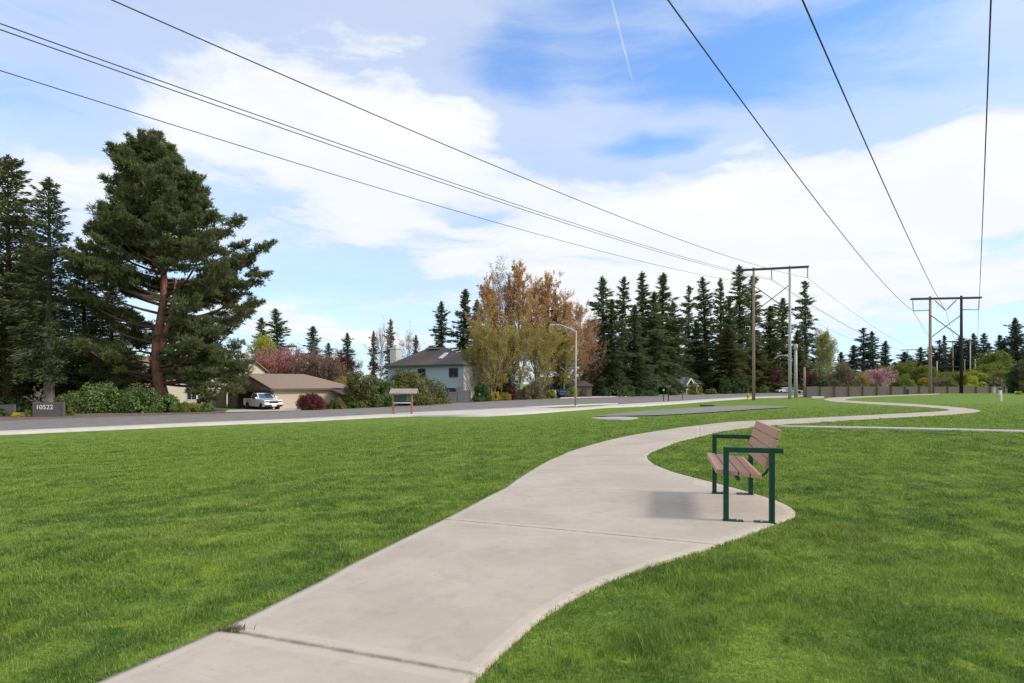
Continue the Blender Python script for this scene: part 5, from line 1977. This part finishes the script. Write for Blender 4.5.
# the big pine --------------------------------------------------------------
def build_pine():
    Y = 64.0
    p = at(163, Y)
    k = Y / F
    rng = np.random.default_rng(42)
    H = hgt(150, 144, Y)
    # outline of the crown as half widths left and right of the axis (in photo pixels) by photo row
    rows = np.array([140, 148, 165, 190, 215, 240, 262, 285, 310, 335, 352, 368, 386])
    lft = np.array([8, 22, 42, 56, 62, 60, 68, 74, 76, 72, 70, 62, 44]) * 1.0
    rgt = np.array([6, 14, 30, 46, 64, 92, 102, 92, 90, 82, 80, 84, 70]) * 1.0
    axis = np.array([-14, -12, -10, -6, -2, 2, 2, 0, -2, -4, -4, -4, -2.0])
    zr = np.array([hgt(150, r, Y) for r in rows])[::-1]
    lf, rg, ax = lft[::-1] * k, rgt[::-1] * k, axis[::-1] * k
    # trunk: leans, bends and forks
    tp = [(0.35, 0, -0.3), (0.25, 0, 0.6), (-0.45, 0, 3.2), (-0.75, 0.1, 6.0), (-0.4, 0.1, 9.0), (0.1, 0, 12.5), (-0.1, 0, 16.5), (-0.7, 0, 20.5), (-1.3, 0, H - 1.0)]
    trd = [0.85, 0.66, 0.58, 0.53, 0.46, 0.36, 0.27, 0.17, 0.06]
    P0, P1, R0, R1 = [], [], [], []

    def chain(pts, rad, sub=4):
        c = catmull(pts, sub)
        rr = np.interp(np.linspace(0, len(pts) - 1, len(c)), range(len(pts)), rad)
        for i in range(len(c) - 1):
            P0.append(c[i]); P1.append(c[i + 1]); R0.append(rr[i]); R1.append(rr[i + 1])
        return c
    tb = MB()
    tb.tube(catmull(tp, 5), np.interp(np.linspace(0, 8, 41), range(9), trd), 14)
    tb.tube(catmull([(-0.6, 0.1, 5.2), (0.3, -0.1, 8.2), (1.1, -0.2, 10.8), (1.5, -0.2, 14.0)], 5), np.linspace(0.34, 0.12, 16), 10)
    tb.tube(catmull([(-0.5, 0.1, 3.6), (1.6, -0.4, 5.6), (3.4, -0.6, 7.4), (5.2, -0.8, 9.6)], 5), np.linspace(0.30, 0.10, 16), 10)
    trunk_curve = catmull(tp, 8)
    C, U, V = [], [], []

    def clump(c, rx, rz, n):
        """a flattish pad of needle tufts"""
        a = rng.random(n) * 6.283
        rr = np.sqrt(rng.random(n)) * rx
        dz = rng.normal(0, 0.42, n) * rz
        pos = np.stack([c[0] + rr * np.cos(a), c[1] + rr * np.sin(a), c[2] + dz + 0.25 * rz * (1 - (rr / rx) ** 2)], 1)
        out = unit(np.stack([np.cos(a) * 0.9, np.sin(a) * 0.9, np.full(n, 1.0)], 1) + rng.normal(0, 0.5, (n, 3)))
        for j in range(3):
            u = unit(out + rng.normal(0, 0.42, (n, 3)))
            ln = rng.uniform(0.15, 0.30, n)
            w = unit(np.cross(u, rng.normal(0, 1, (n, 3))))
            C.append(pos + u * (ln * 0.8)[:, None]); U.append(u * ln[:, None]); V.append(w * (0.028 + 0.02 * rng.random(n))[:, None])
    nl = 205
    for i in range(nl):
        f = rng.random() ** 0.85
        z = zr[0] + (zr[-1] - zr[0]) * f
        L_, R_, A_ = np.interp(z, zr, lf), np.interp(z, zr, rg), np.interp(z, zr, ax)
        az = rng.random() * 6.283
        cx, sy = math.cos(az), math.sin(az)
        rad = R_ if cx > 0 else L_
        depth = 0.5 * (L_ + R_) * 0.9
        fr = 0.40 + 0.66 * rng.random() ** 0.6
        tip = np.array([A_ + cx * rad * fr, sy * depth * fr, z])
        if f < 0.52 and tip[1] < 1.2 and -3.0 < tip[0] < 4.4:
            continue
        zb = max(3.0, z - (0.35 + 0.35 * rng.random()) * np.hypot(tip[0], tip[1]) * (0.9 if f < 0.75 else 1.2))
        zb = min(zb, H - 2)
        tb_i = min(trunk_curve, key=lambda q: abs(q.z - zb))
        base = np.array(tb_i)
        mid = base * 0.45 + tip * 0.55 + np.array([0, 0, -0.12 * np.linalg.norm(tip - base) + rng.normal(0, 0.25)])
        r0 = 0.035 + 0.016 * np.linalg.norm(tip - base)
        chain([base, mid, tip], [r0, r0 * 0.6, 0.03], 4)
        if f > 0.25:
            for _ in range(1):
                q = tip + rng.normal(0, 0.25, 3)
                d_ = unit((np.array([cx * 0.8, sy * 0.8, 0.75]) + rng.normal(0, 0.2, 3))[None])[0]
                for e_ in (0.0, 0.45, 0.85):
                    clump(q + d_ * e_, 0.34 - 0.16 * e_, 0.22, 34)
        ln = np.linalg.norm(tip - base)
        hd = unit((tip - base)[None])[0]
        sd_ = np.array([-hd[1], hd[0], 0])
        m = int(4 + ln * 0.9)
        for j in range(m):
            t = 1 - 0.6 * (j / m) ** 1.1 * (0.7 + 0.5 * rng.random())
            c = base * (1 - t) ** 2 + 2 * t * (1 - t) * mid + t * t * tip
            c = c + sd_ * rng.normal(0, 0.22 + 0.30 * (1 - t) * ln * 0.5 + 0.35) + np.array([0, 0, rng.normal(0.15, 0.22)])
            clump(c, rng.uniform(0.35, 0.80), rng.uniform(0.26, 0.52), int(rng.uniform(40, 85)))
            e = base * 0 + c
            q = base * (1 - t * 0.85) ** 2 + 2 * (t * 0.85) * (1 - t * 0.85) * mid + (t * 0.85) ** 2 * tip
            P0.append(q); P1.append(e); R0.append(0.03); R1.append(0.012)
    # leader top
    for z in np.linspace(H - 3.5, H - 0.2, 12):
        for j in range(2):
            a = rng.random() * 6.28
            rr = (H - z) * 0.5
            clump(np.array([-1.25 + rr * math.cos(a), rr * math.sin(a), z]), 0.5, 0.35, 60)
    # bare dead lower limbs sweeping to the right
    for s in [((-0.2, 0, 5.6), (3.0, -1.6, 5.2), (6.4, -2.4, 3.4), (8.6, -2.6, 1.9)), ((-0.3, 0, 4.8), (2.0, -1.4, 4.2), (4.2, -2.2, 2.4), (5.4, -2.5, 1.2)),
              ((-0.4, 0, 6.4), (3.4, -1.2, 6.6), (7.0, -1.6, 5.0), (9.6, -1.8, 3.6)), ((-0.5, 0, 6.0), (-2.6, -1.4, 6.2), (-5.0, -2.0, 5.2), (-6.6, -2.2, 3.8))]:
        cv = chain([np.array(v) for v in s], [0.13, 0.09, 0.06, 0.025], 5)
        for q in cv[7:]:
            for _ in range(3):
                clump(np.array(q) + rng.normal(0, 0.55, 3) + np.array([0.3, 0, 0.25]), rng.uniform(0.4, 0.75), 0.3, 55)
    root = empty("pine_tree", p)
    tag(root, "huge old pine with orange forked trunk behind the rhododendrons", "pine tree")
    tb.build('trunk', M['bark_orange'], root)
    link('limbs', sticks_mesh('limbs', P0, P1, R0, R1, M['bark_red'], 6), root)
    C_, U_, V_ = np.concatenate(C), np.concatenate(U), np.concatenate(V)
    link('crown', leaves_mesh('crown', C_, U_, V_, M['pine'], rng), root)


build_pine()


# broadleaf trees -----------------------------------------------------------
def leafy_meshes(seed, h, r, mat, bark, prof='oval', clear=0.15, limbs=60, rise=0.8, stems=1, leaf=(0.08, 0.14), leaves=9000, twig=1.0, jit=0.12, stem_r=None):
    """leaders with rising limbs, twigs and twiglets; small leaves sit on the outer wood"""
    rng = np.random.default_rng(seed)
    P0, P1, R0, R1 = [], [], [], []
    A, B = [], []
    sr_ = stem_r or 0.011 * h

    def seg(p, q, ra, rb):
        P0.append(p); P1.append(q); R0.append(ra); R1.append(rb)
    for s in range(stems):
        a = 6.283 * s / stems + rng.random()
        lean = 0.0 if stems == 1 else 0.13 + 0.08 * rng.random()
        top = h * (1.0 if s == 0 else 0.78 + 0.2 * rng.random())
        n = 9
        pts = [np.array([math.cos(a) * 0.12 * (stems > 1), math.sin(a) * 0.12 * (stems > 1), -0.15])]
        for i in range(n):
            f = (i + 1) / n
            pts.append(np.array([math.cos(a) * lean * top * f ** 0.8, math.sin(a) * lean * top * f ** 0.8, top * f]) + np.append(rng.normal(0, 0.012 * h, 2), 0))
        rr = lambda f: sr_ * (1 - 0.93 * f) / (stems ** 0.35)
        for i in range(n):
            seg(pts[i], pts[i + 1], rr(i / n), rr((i + 1) / n))
        pa = np.array(pts)
        nl = int(limbs / stems)
        for k in range(nl):
            g = (k + rng.random()) / nl
            f = clear + (0.96 - clear) * g
            if prof == 'oval': w = math.sin(math.pi * min(0.12 + 0.86 * g, 1.0)) ** 0.75
            elif prof == 'spire': w = (0.35 + 0.65 * math.sin(math.pi * min(0.25 + 0.6 * g, 1))) * (1 - 0.55 * g)
            elif prof == 'round': w = math.sqrt(max(1 - (1.7 * g - 0.75) ** 2, 0.05))
            else: w = 0.45 + 0.55 * g
            L = max(r * w * (0.65 + 0.5 * rng.random()), 0.25 * r)
            az = k * 2.4 + rng.normal(0, 0.5)
            b0 = np.array([np.interp(f * top, pa[:, 2], pa[:, j]) for j in (0, 1)] + [f * top])
            el = rise * (0.6 + 0.6 * rng.random()) + 0.25 * g
            d = np.array([math.cos(az) * math.cos(el), math.sin(az) * math.cos(el), math.sin(el)])
            m = 4
            q = b0; lp = [q]
            Lt = L / max(math.cos(el), 0.35)
            for i in range(m):
                d = d + rng.normal(0, 0.13, 3) + np.array([0, 0, 0.06 * rise])
                d /= np.linalg.norm(d)
                q2 = q + d * Lt / m
                r0 = max(0.30 * rr(f) + 0.007 * L, 0.012)
                seg(q, q2, r0 * (1 - 0.22 * i), r0 * (1 - 0.22 * (i + 1)))
                q = q2; lp.append(q)
            lp = np.array(lp)
            nt = int((4 + 2.2 * L) * twig)
            for j in range(nt):
                t = 0.18 + 0.82 * rng.random()
                x = t * m; i0 = min(int(x), m - 1)
                b1 = lp[i0] + (lp[i0 + 1] - lp[i0]) * (x - i0)
                dd = unit((lp[i0 + 1] - lp[i0])[None])[0] + rng.normal(0, 0.55, 3) + np.array([0, 0, 0.22 * rise])
                dd /= np.linalg.norm(dd)
                tl_ = (0.16 + 0.30 * rng.random()) * L * (1.15 - 0.5 * t) + 0.22
                e = b1 + dd * tl_
                seg(b1, e, 0.014, 0.007)
                A.append(b1); B.append(e)
                for _ in range(3):
                    tt = 0.3 + 0.7 * rng.random()
                    c0 = b1 + (e - b1) * tt
                    d3 = dd + rng.normal(0, 0.55, 3); d3 /= np.linalg.norm(d3)
                    e3 = c0 + d3 * tl_ * (0.3 + 0.35 * rng.random())
                    seg(c0, e3, 0.008, 0.005)
                    A.append(c0); B.append(e3)
    A, B = np.array(A), np.array(B)
    kz = h / np.percentile(B[:, 2], 99.6)
    kr = r / np.percentile(np.hypot(B[:, 0], B[:, 1]), 95)
    ks = np.array([kr, kr, kz])
    A, B = A * ks, B * ks
    P0, P1 = np.array(P0) * ks, np.array(P1) * ks
    tr = sticks_mesh('trunk', P0, P1, R0, R1, M[bark], 4)
    i = rng.integers(0, len(A), leaves)
    t = rng.random((leaves, 1)) ** 0.7
    c = A[i] + (B[i] - A[i]) * t + rng.normal(0, jit, (leaves, 3))
    u = unit((B[i] - A[i]) * 0.8 + rng.normal(0, 0.8, (leaves, 3)))
    w = unit(np.cross(u, rng.normal(0, 1, (leaves, 3))))
    ln = rng.uniform(leaf[0], leaf[1], leaves)
    cr = leaves_mesh('crown', c, u * ln[:, None], w * (ln * 0.45)[:, None], M[mat], rng)
    return tr, cr


DEC = {
    'orange_a': leafy_meshes(31, 14, 3.2, 'maple_orange', 'twig_rust', 'spire', 0.18, 70, 0.95, leaves=16000, leaf=(0.07, 0.13)),
    'orange_b': leafy_meshes(32, 14, 2.8, 'maple_orange', 'twig_rust', 'spire', 0.22, 64, 1.05, leaves=13000, leaf=(0.07, 0.13)),
    'feather': leafy_meshes(30, 15, 2.8, 'plum_brown', 'twig_rust', 'spire', 0.25, 64, 1.1, leaves=2600, leaf=(0.06, 0.10)),
    'olive_a': leafy_meshes(33, 11, 3.6, 'leaf_olive', 'bark_birch', 'oval', 0.14, 66, 0.95, 3, (0.07, 0.12), 13500, 1.0, 0.14, 0.15),
    'olive_b': leafy_meshes(34, 11, 3.6, 'leaf_olive', 'bark_birch', 'oval', 0.16, 66, 0.95, 2, (0.07, 0.12), 13500, 1.0, 0.14, 0.15),
    'rust': leafy_meshes(35, 12, 3.6, 'rust', 'twig_rust', 'oval', 0.16, 75, 0.55, 1, (0.07, 0.13), 10000),
    'bare': leafy_meshes(36, 10, 3.0, 'plum_brown', 'bark_grey', 'oval', 0.2, 55, 0.85, 1, (0.05, 0.09), 900),
    'lime': leafy_meshes(37, 8, 3.0, 'leaf_lime', 'bark_grey', 'round', 0.1, 60, 0.45, 1, (0.09, 0.16), 11000, 1.0, 0.2),
    'pale': leafy_meshes(38, 9, 2.6, 'leaf_pale', 'bark_grey', 'oval', 0.1, 55, 0.7, 1, (0.09, 0.16), 10000, 1.0, 0.2),
    'pink': leafy_meshes(39, 6, 3.4, 'pink', 'bark_dark', 'round', 0.08, 70, 0.4, 1, (0.08, 0.14), 14000, 1.0, 0.16),
    'plum': leafy_meshes(40, 6, 3.6, 'plum', 'bark_dark', 'round', 0.08, 75, 0.45, 1, (0.07, 0.13), 13000, 1.0, 0.16),
    'plumb': leafy_meshes(41, 6, 3.6, 'plum_brown', 'bark_dark', 'round', 0.08, 75, 0.45, 1, (0.07, 0.13), 9000, 1.0, 0.14),
    'maroon': leafy_meshes(42, 6, 3.0, 'maroon', 'bark_dark', 'round', 0.06, 60, 0.5, 1, (0.08, 0.15), 10000, 1.0, 0.18),
    'green': leafy_meshes(44, 8, 3.6, 'leaf_green', 'bark_dark', 'round', 0.06, 75, 0.45, 1, (0.09, 0.17), 15000, 1.0, 0.22),
    'whitish': leafy_meshes(45, 3, 1.2, 'plum_brown', 'bark_birch', 'vase', 0.25, 14, 0.8, 1, (0.04, 0.06), 120, 0.8, 0.05, 0.05),
}
DH = {'orange_a': (14, 3.2), 'orange_b': (14, 2.8), 'feather': (15, 2.8), 'olive_a': (11, 3.6), 'olive_b': (11, 3.6), 'rust': (12, 3.6), 'bare': (10, 3.0), 'lime': (8, 3.0), 'pale': (9, 2.6),
      'pink': (6, 3.4), 'plum': (6, 3.6), 'plumb': (6, 3.6), 'maroon': (6, 3.0), 'green': (8, 3.6), 'whitish': (3, 1.2)}


row = "orange and olive trees across the street"


def dec_at(kind, px, ytop, Y, wpx, label, cat="tree", group=None, name='broadleaf_tree', rz=None):
    if group == row:
        Y = max(Y, YB(px) + 3 + (Y - 94) * 0.9)
    elif px < 800:
        Y = max(Y, YB(px) + 2)
    p = at(px, Y)
    h = hgt(px, ytop, Y)
    H_, S_ = DH[kind]
    sr = wpx * Y / F / S_
    return put_tree(kind, DEC[kind], p, (px * 2.3) % 6.28 if rz is None else rz, (sr, sr, h / H_), label, cat, group, name)


for a in [('orange_a', 489, 276, 101, 20, "orange budding tree at the left end of the row, next to the blue house"),
          ('feather', 500, 257, 106, 20, "tall pinkish bare-twigged tree with the highest top of the row"),
          ('orange_b', 519, 262, 102, 19, "tall narrow orange tree with a feathery top in the middle of the row"),
          ('orange_a', 536, 277, 104, 19, "orange tree between the two tall feathery tops"),
          ('orange_b', 548, 273, 100, 17, "tall orange tree with spiky twigs left of the lamp arm"),
          ('orange_a', 564, 294, 101, 18, "lower orange tree just left of the street lamp pole"),
          ('rust', 580, 302, 100, 18, "rust coloured tree right behind the street lamp pole"),
          ('rust', 593, 318, 102, 16, "spreading pale rust tree touching the dark firs"),
          ('olive_a', 493, 305, 95, 24, "olive leaved tree with pale stems left of the white-stemmed clump"),
          ('olive_b', 516, 312, 94, 22, "olive tree with two white leaning stems above the heath bush"),
          ('olive_a', 541, 310, 95, 23, "olive tree in the middle of the row behind the lime shrub"),
          ('olive_b', 562, 325, 95, 20, "olive tree with pale stems left of the lamp pole"),
          ('olive_a', 477, 330, 100, 15, "low olive tree beside the blue house corner")]:
    dec_at(*a, group=row)

dec_at('lime', 263, 334, 104, 14, "bright lime green tree above the tan garage roof")
dec_at('plum', 262, 350, 92, 22, "pink blossoming plum tree behind the left part of the garage roof", "plum tree", "plum trees behind the garage", 'plum_tree')
dec_at('plum', 287, 346, 96, 24, "pink plum tree in the middle behind the garage ridge", "plum tree", "plum trees behind the garage", 'plum_tree')
dec_at('plumb', 309, 350, 93, 22, "brownish pink plum tree behind the right part of the garage roof", "plum tree", "plum trees behind the garage", 'plum_tree')
dec_at('plumb', 330, 354, 92, 18, "brownish plum tree at the right end of the garage", "plum tree", "plum trees behind the garage", 'plum_tree')
dec_at('maroon', 342, 351, 104, 16, "dark maroon tree behind the plum trees")
dec_at('plum', 247, 358, 98, 13, "pink plum tree close to the cream gable", "plum tree", "plum trees behind the garage", 'plum_tree')
dec_at('bare', 468, 364, 80, 11, "small bare twiggy tree before the sunlit corner of the blue house")
dec_at('bare', 313, 335, 125, 9, "bare grey tree rising above the plum blossom")
dec_at('bare', 381, 322, 128, 13, "bare brown tree left of the white chimney")
dec_at('bare', 409, 328, 130, 15, "bare pale tree right of the white chimney")
dec_at('whitish', 39, 386, 53.5, 10, "small bare white-twigged tree behind the number sign")
dec_at('pale', 826, 331, 150, 12, "pale yellow-green tree behind the lone fir")
dec_at('maroon', 771, 366, 118, 12, "dark red tree between the two pylon poles")
dec_at('pink', 877.5, 368.5, 116, 17, "pink flowering cherry behind the grey fence", "cherry tree", None, 'cherry_tree')
dec_at('maroon', 812, 371, 112, 8, "reddish bush-like tree at the left end of the fence")
for a in [('green', 904, 362, 140, 15, "yellow-green tree behind the fence below the left distant pylon"),
          ('green', 925, 366, 136, 15, "yellow-green tree behind the fence left of the wooden pylon leg"),
          ('lime', 972, 371, 128, 17, "golden yellow tree behind the fence right of the black pylon pole"),
          ('green', 951, 372, 130, 15, "yellow-green tree behind the fence between the pylon legs"),
          ('green', 996, 352, 150, 18, "large yellow-green tree beyond the fence near the right edge"),
          ('green', 986, 364, 138, 14, "dull green tree in front of the large yellow-green tree"),
          ('plumb', 942, 377, 126, 12, "low pinkish brown tree behind the fence by the wooden leg"),
          ('green', 1004, 371, 122, 15, "grey-green bushy tree behind the fence above the white posts"),
          ('green', 886, 366, 150, 12, "dull green tree right of the pink cherry")]:
    dec_at(*a, group="trees just behind the fence")


# shrubs ---------------------------------------------------------------------
def shrub_meshes(seed, rx, ry, h, mat, n=9000, leaf=(0.06, 0.12), lumps=40, lr=0.30, ratio=0.42, fill=0.6):
    rng = np.random.default_rng(seed)
    th = rng.random(lumps) * 6.283
    ph = np.arccos(1 - rng.random(lumps) * 1.05)
    lc = np.stack([np.cos(th) * np.sin(ph) * rx * 0.78, np.sin(th) * np.sin(ph) * ry * 0.78, np.abs(np.cos(ph)) * h * 0.80 + 0.04 * h], 1)
    lc *= (0.72 + 0.32 * rng.random((lumps, 1)))
    i = rng.integers(0, lumps, n)
    d = unit(rng.normal(0, 1, (n, 3)) + np.array([0, 0, 0.25]))
    rad = lr * (0.7 + 0.6 * rng.random(lumps))[i] * (fill + (1 - fill) * rng.random(n)) * np.array([(rx + ry) / 2])[0]
    c = lc[i] + d * rad[:, None]
    keep = c[:, 2] > 0.02
    c, d = c[keep], d[keep]
    n = len(c)
    u = unit(np.cross(d, rng.normal(0, 1, (n, 3))) + d * 0.5 + np.array([0, 0, 0.1]))
    w = unit(np.cross(d, u) + rng.normal(0, 0.25, (n, 3)))
    ln = rng.uniform(leaf[0], leaf[1], n)
    cr = leaves_mesh('foliage', c, u * ln[:, None], w * (ln * ratio)[:, None], M[mat], rng)
    P0, P1, R0, R1 = [], [], [], []
    for k in range(lumps):
        b = np.array([rng.normal(0, 0.12 * rx), rng.normal(0, 0.12 * ry), -0.05])
        m = b * 0.5 + lc[k] * 0.5 + np.array([0, 0, 0.1 * h])
        P0 += [b, m]; P1 += [m, lc[k]]; R0 += [0.03, 0.02]; R1 += [0.02, 0.008]
    st = sticks_mesh('stems', P0, P1, R0, R1, M['bark_dark'], 5)
    return st, cr


SH = {}


def shrub_at(px, Y, wpx, ytop, mat, label, n=7000, leaf=(0.06, 0.12), cat="shrub", group=None, name='shrub', depth=0.8, seed=None, lumps=40, lr=0.30, dy=0.0, ratio=0.42):
    if px < 800:
        Y = max(Y, YB(px) + 0.6 + wpx * 0.02)
    p = at(px, Y)
    rx = wpx * Y / F
    h = hgt(px, ytop, Y)
    me = shrub_meshes(abs(int(px * 7 + Y)) if seed is None else seed, rx, rx * depth, h, mat, n, leaf, lumps, lr, ratio)
    root = empty(name, p)
    link('stems', me[0], root)
    link('foliage', me[1], root)
    tag(root, label, cat, group)
    return root


shrub_at(311, 63, 17, 392.5, 'red_maple', "dark red weeping maple in front of the tan garage wall", 12000, (0.05, 0.10), "maple", None, 'maple_tree', lumps=60)
rg = "rhododendrons under the big pine"
shrub_at(78, 57.5, 24, 389, 'rhodo', "low left rhododendron of the hedge right of the number sign", 9000, (0.08, 0.14), "rhododendron", rg, 'rhododendron_bush', 0.7)
shrub_at(104, 58.0, 30, 382, 'rhodo', "large glossy rhododendron in the middle of the hedge", 16000, (0.08, 0.14), "rhododendron", rg, 'rhododendron_bush', 0.7, lumps=60)
shrub_at(142, 58.5, 28, 385, 'rhodo', "glossy rhododendron at the foot of the big pine trunk", 14000, (0.08, 0.14), "rhododendron", rg, 'rhododendron_bush', 0.7, lumps=60)
shrub_at(167, 58.5, 17, 394, 'rhodo', "lower right end rhododendron of the hedge under the pine", 7000, (0.08, 0.14), "rhododendron", rg, 'rhododendron_bush', 0.7)
shrub_at(188, 59, 12, 401, 'leaf_green', "yellow-green low shrub right of the rhododendron hedge", 4000, (0.05, 0.1))
shrub_at(206, 60, 10, 403, 'rhodo', "small green shrub with pale flowers near the tan board wall", 3500, (0.05, 0.1))
shrub_at(3, 51, 6, 406.5, 'green_shrub', "green shrub in front of the low plank wall", 2600, (0.05, 0.09))
shrub_at(28, 50.5, 7, 409.5, 'leaf_green', "green mounded plant left of the number sign", 2600, (0.04, 0.08), lumps=24)
shrub_at(15, 50.3, 5, 412.5, 'yellow_flower', "yellow flowering plant by the street left of the number sign", 1800, (0.03, 0.07), lumps=18)
shrub_at(69, 52, 5, 408, 'leaf_green', "small yellow-green plant right of the number sign", 1800, (0.04, 0.08), lumps=18)
shrub_at(62, 56, 10, 400, 'maroon', "brownish red low bush behind the number sign", 2600, (0.05, 0.1))
shrub_at(20, 60, 22, 396, 'dark_shrub', "dark evergreen undergrowth behind the number sign", 5000, (0.08, 0.15), lumps=50)
shrub_at(-16, 58, 22, 394, 'dark_shrub', "dark evergreen undergrowth at the left edge", 5000, (0.08, 0.15), lumps=50)
shrub_at(60, 68, 26, 372, 'dark_shrub', "tall dark evergreen shrub behind the grey trunk", 8000, (0.1, 0.18), lumps=50)
shrub_at(100, 70, 26, 366, 'dark_shrub', "tall dark evergreen shrub left behind the big pine", 8000, (0.1, 0.18), lumps=50)
shrub_at(135, 72, 26, 362, 'plum_brown', "brownish flowering shrub behind the big pine trunk", 7000, (0.08, 0.15), lumps=50)
shrub_at(336, 61, 11, 398, 'rhodo_olive', "olive green shrub by the white porch post of the garage", 4500, (0.05, 0.1))
shrub_at(352, 68, 9, 402, 'green_shrub', "low green shrub under the garage porch roof", 2600, (0.05, 0.1))
shrub_at(362, 72, 22, 367, 'rhodo_olive', "tall olive shrub between the garage and the big rhododendron", 13000, (0.08, 0.14), lumps=60)
shrub_at(345, 84, 15, 374, 'leaf_olive', "yellow-olive shrub behind the garage end", 7000, (0.08, 0.14))
bg_ = "big rhododendrons by the notice board"
shrub_at(379, 65, 24, 373.5, 'rhodo', "dark left mass of the big rhododendron behind the notice board", 13000, (0.09, 0.15), "rhododendron", bg_, 'rhododendron_bush', 0.8, lumps=60)
shrub_at(407, 66, 29, 368.5, 'rhodo_olive', "tallest olive toned rhododendron above the notice board roof", 18000, (0.09, 0.15), "rhododendron", bg_, 'rhododendron_bush', 0.8, lumps=70)
shrub_at(428, 68, 27, 372.5, 'rhodo_olive', "rhododendron with buds at the right of the notice board", 11000, (0.09, 0.15), "rhododendron", bg_, 'rhododendron_bush', 0.8, lumps=50)
shrub_at(442, 69, 9, 396, 'rhodo', "low rhododendron tail next to the grey gate", 4000, (0.07, 0.12), "rhododendron", bg_, 'rhododendron_bush', 0.8)
shrub_at(482, 78, 10, 379.5, 'green_shrub', "rounded bright green laurel right of the grey gate", 8000, (0.06, 0.12))
shrub_at(478, 76, 9, 397, 'green_shrub', "low green ground shrub below the rounded laurel", 3000, (0.05, 0.1))
shrub_at(495, 83, 6, 389.5, 'yellow_flower', "small yellow blooming shrub beside the green laurel", 3000, (0.04, 0.09))
shrub_at(462, 80, 11, 378, 'plum_brown', "bare brownish shrub in front of the pale blue house wall", 3000, (0.04, 0.08), lumps=50)
shrub_at(512, 90, 9, 384, 'maroon', "dark brown-red shrub under the white-stemmed olive tree", 4000, (0.06, 0.12))
shrub_at(533, 89, 13, 378, 'heath', "large grey-olive heath bush under the orange trees", 9000, (0.05, 0.11), lumps=60)
shrub_at(524, 88, 8, 385, 'heath', "smaller grey-olive heath bush left of the large one", 4500, (0.05, 0.11))
shrub_at(551, 90, 6, 387, 'leaf_lime', "bright lime shrub in front of the white car", 4500, (0.05, 0.1))
shrub_at(573, 93, 6, 384, 'leaf_lime', "lime and green shrub just left of the lamp pole foot", 4500, (0.05, 0.1))
shrub_at(605, 126, 8, 388.5, 'dark_shrub', "low dark evergreen bush in front of the blue doors", 4000, (0.08, 0.15))
shrub_at(582, 94, 6, 388.5, 'heath', "low rounded olive shrub right of the lamp pole", 3500, (0.05, 0.1))
shrub_at(505, 95, 8, 392, 'leaf_olive', "low olive plant under the leftmost orange tree", 2600, (0.05, 0.1))
fr = "low shrubs along the far kerb"
for px, w, yt, mt, lab in [(622, 9, 384, 'dark_shrub', "dark shrub right of the blue-doored house"), (637, 9, 386.5, 'rhodo', "green shrub along the far kerb below the broad firs"),
                           (651, 9, 386, 'dark_shrub', "dark green shrub left of the box topped post"), (673, 6, 388, 'rhodo_olive', "olive shrub under the wall of the gabled house"),
                           (696, 8, 381.5, 'leaf_green', "bright yellow-green shrub in front of the gabled house"), (711, 7, 389, 'rhodo_olive', "low olive shrub right of the yellow-green one"),
                           (725, 7, 372, 'green_shrub', "tall drooping green shrub left of the brown pylon pole"), (741, 8, 374, 'green_shrub', "drooping green shrub right behind the yellow hydrant"),
                           (733, 9, 383, 'dark_shrub', "dark low shrub between the two drooping ones"), (762, 8, 385, 'rhodo', "green shrub right of the brown pylon pole"),
                           (775, 8, 380, 'maroon', "dark red shrub in the shade between the pylon poles")]:
    shrub_at(px, 126 if px < 720 else 116, w, yt, mt, lab, 3500, (0.09, 0.18), "shrub", fr)
shrub_at(843, 106, 21, 360.5, 'heath', "big rounded olive-brown bush behind the left part of the fence", 16000, (0.07, 0.16), lumps=80)
shrub_at(858, 110, 13, 364, 'leaf_olive', "yellowish bush between the big olive bush and the pink cherry", 7000, (0.07, 0.15))
shrub_at(822, 104, 11, 374, 'dark_shrub', "dark green shrub peeking over the left end of the fence", 4500, (0.08, 0.15))
for px, w, yt, mt, lab in [(905, 13, 373, 'leaf_green', "yellow-green shrub above the fence left of the wooden pylon leg"), (925, 10, 376, 'leaf_olive', "olive shrub above the fence next to the wooden pylon leg"),
                           (951, 10, 377, 'leaf_green', "yellow-green shrub above the fence between the right pylon's legs"), (973, 14, 375, 'leaf_lime', "golden green shrub above the fence right of the black pole"),
                           (997, 12, 374, 'heath', "grey-green shrub above the fence over the white posts"), (985, 10, 377, 'dark_shrub', "dark shrub above the fence left of the white posts")]:
    shrub_at(px, 108, w, yt, mt, lab, 5000, (0.08, 0.17), "shrub", "shrubs above the fence")
shrub_at(1019, 84, 11, 352, 'dark_shrub', "dark evergreen tree-like bush at the right edge in front of the fence", 9000, (0.08, 0.16), depth=0.9, lumps=60)
shrub_at(1030, 82, 12, 340, 'heath', "greyish tall bush cut by the right edge", 7000, (0.08, 0.16), lumps=50)
shrub_at(1019, 76, 4, 390.5, 'leaf_lime', "small yellow-green plant under the dark bush at the right edge", 1500, (0.04, 0.1), lumps=16)
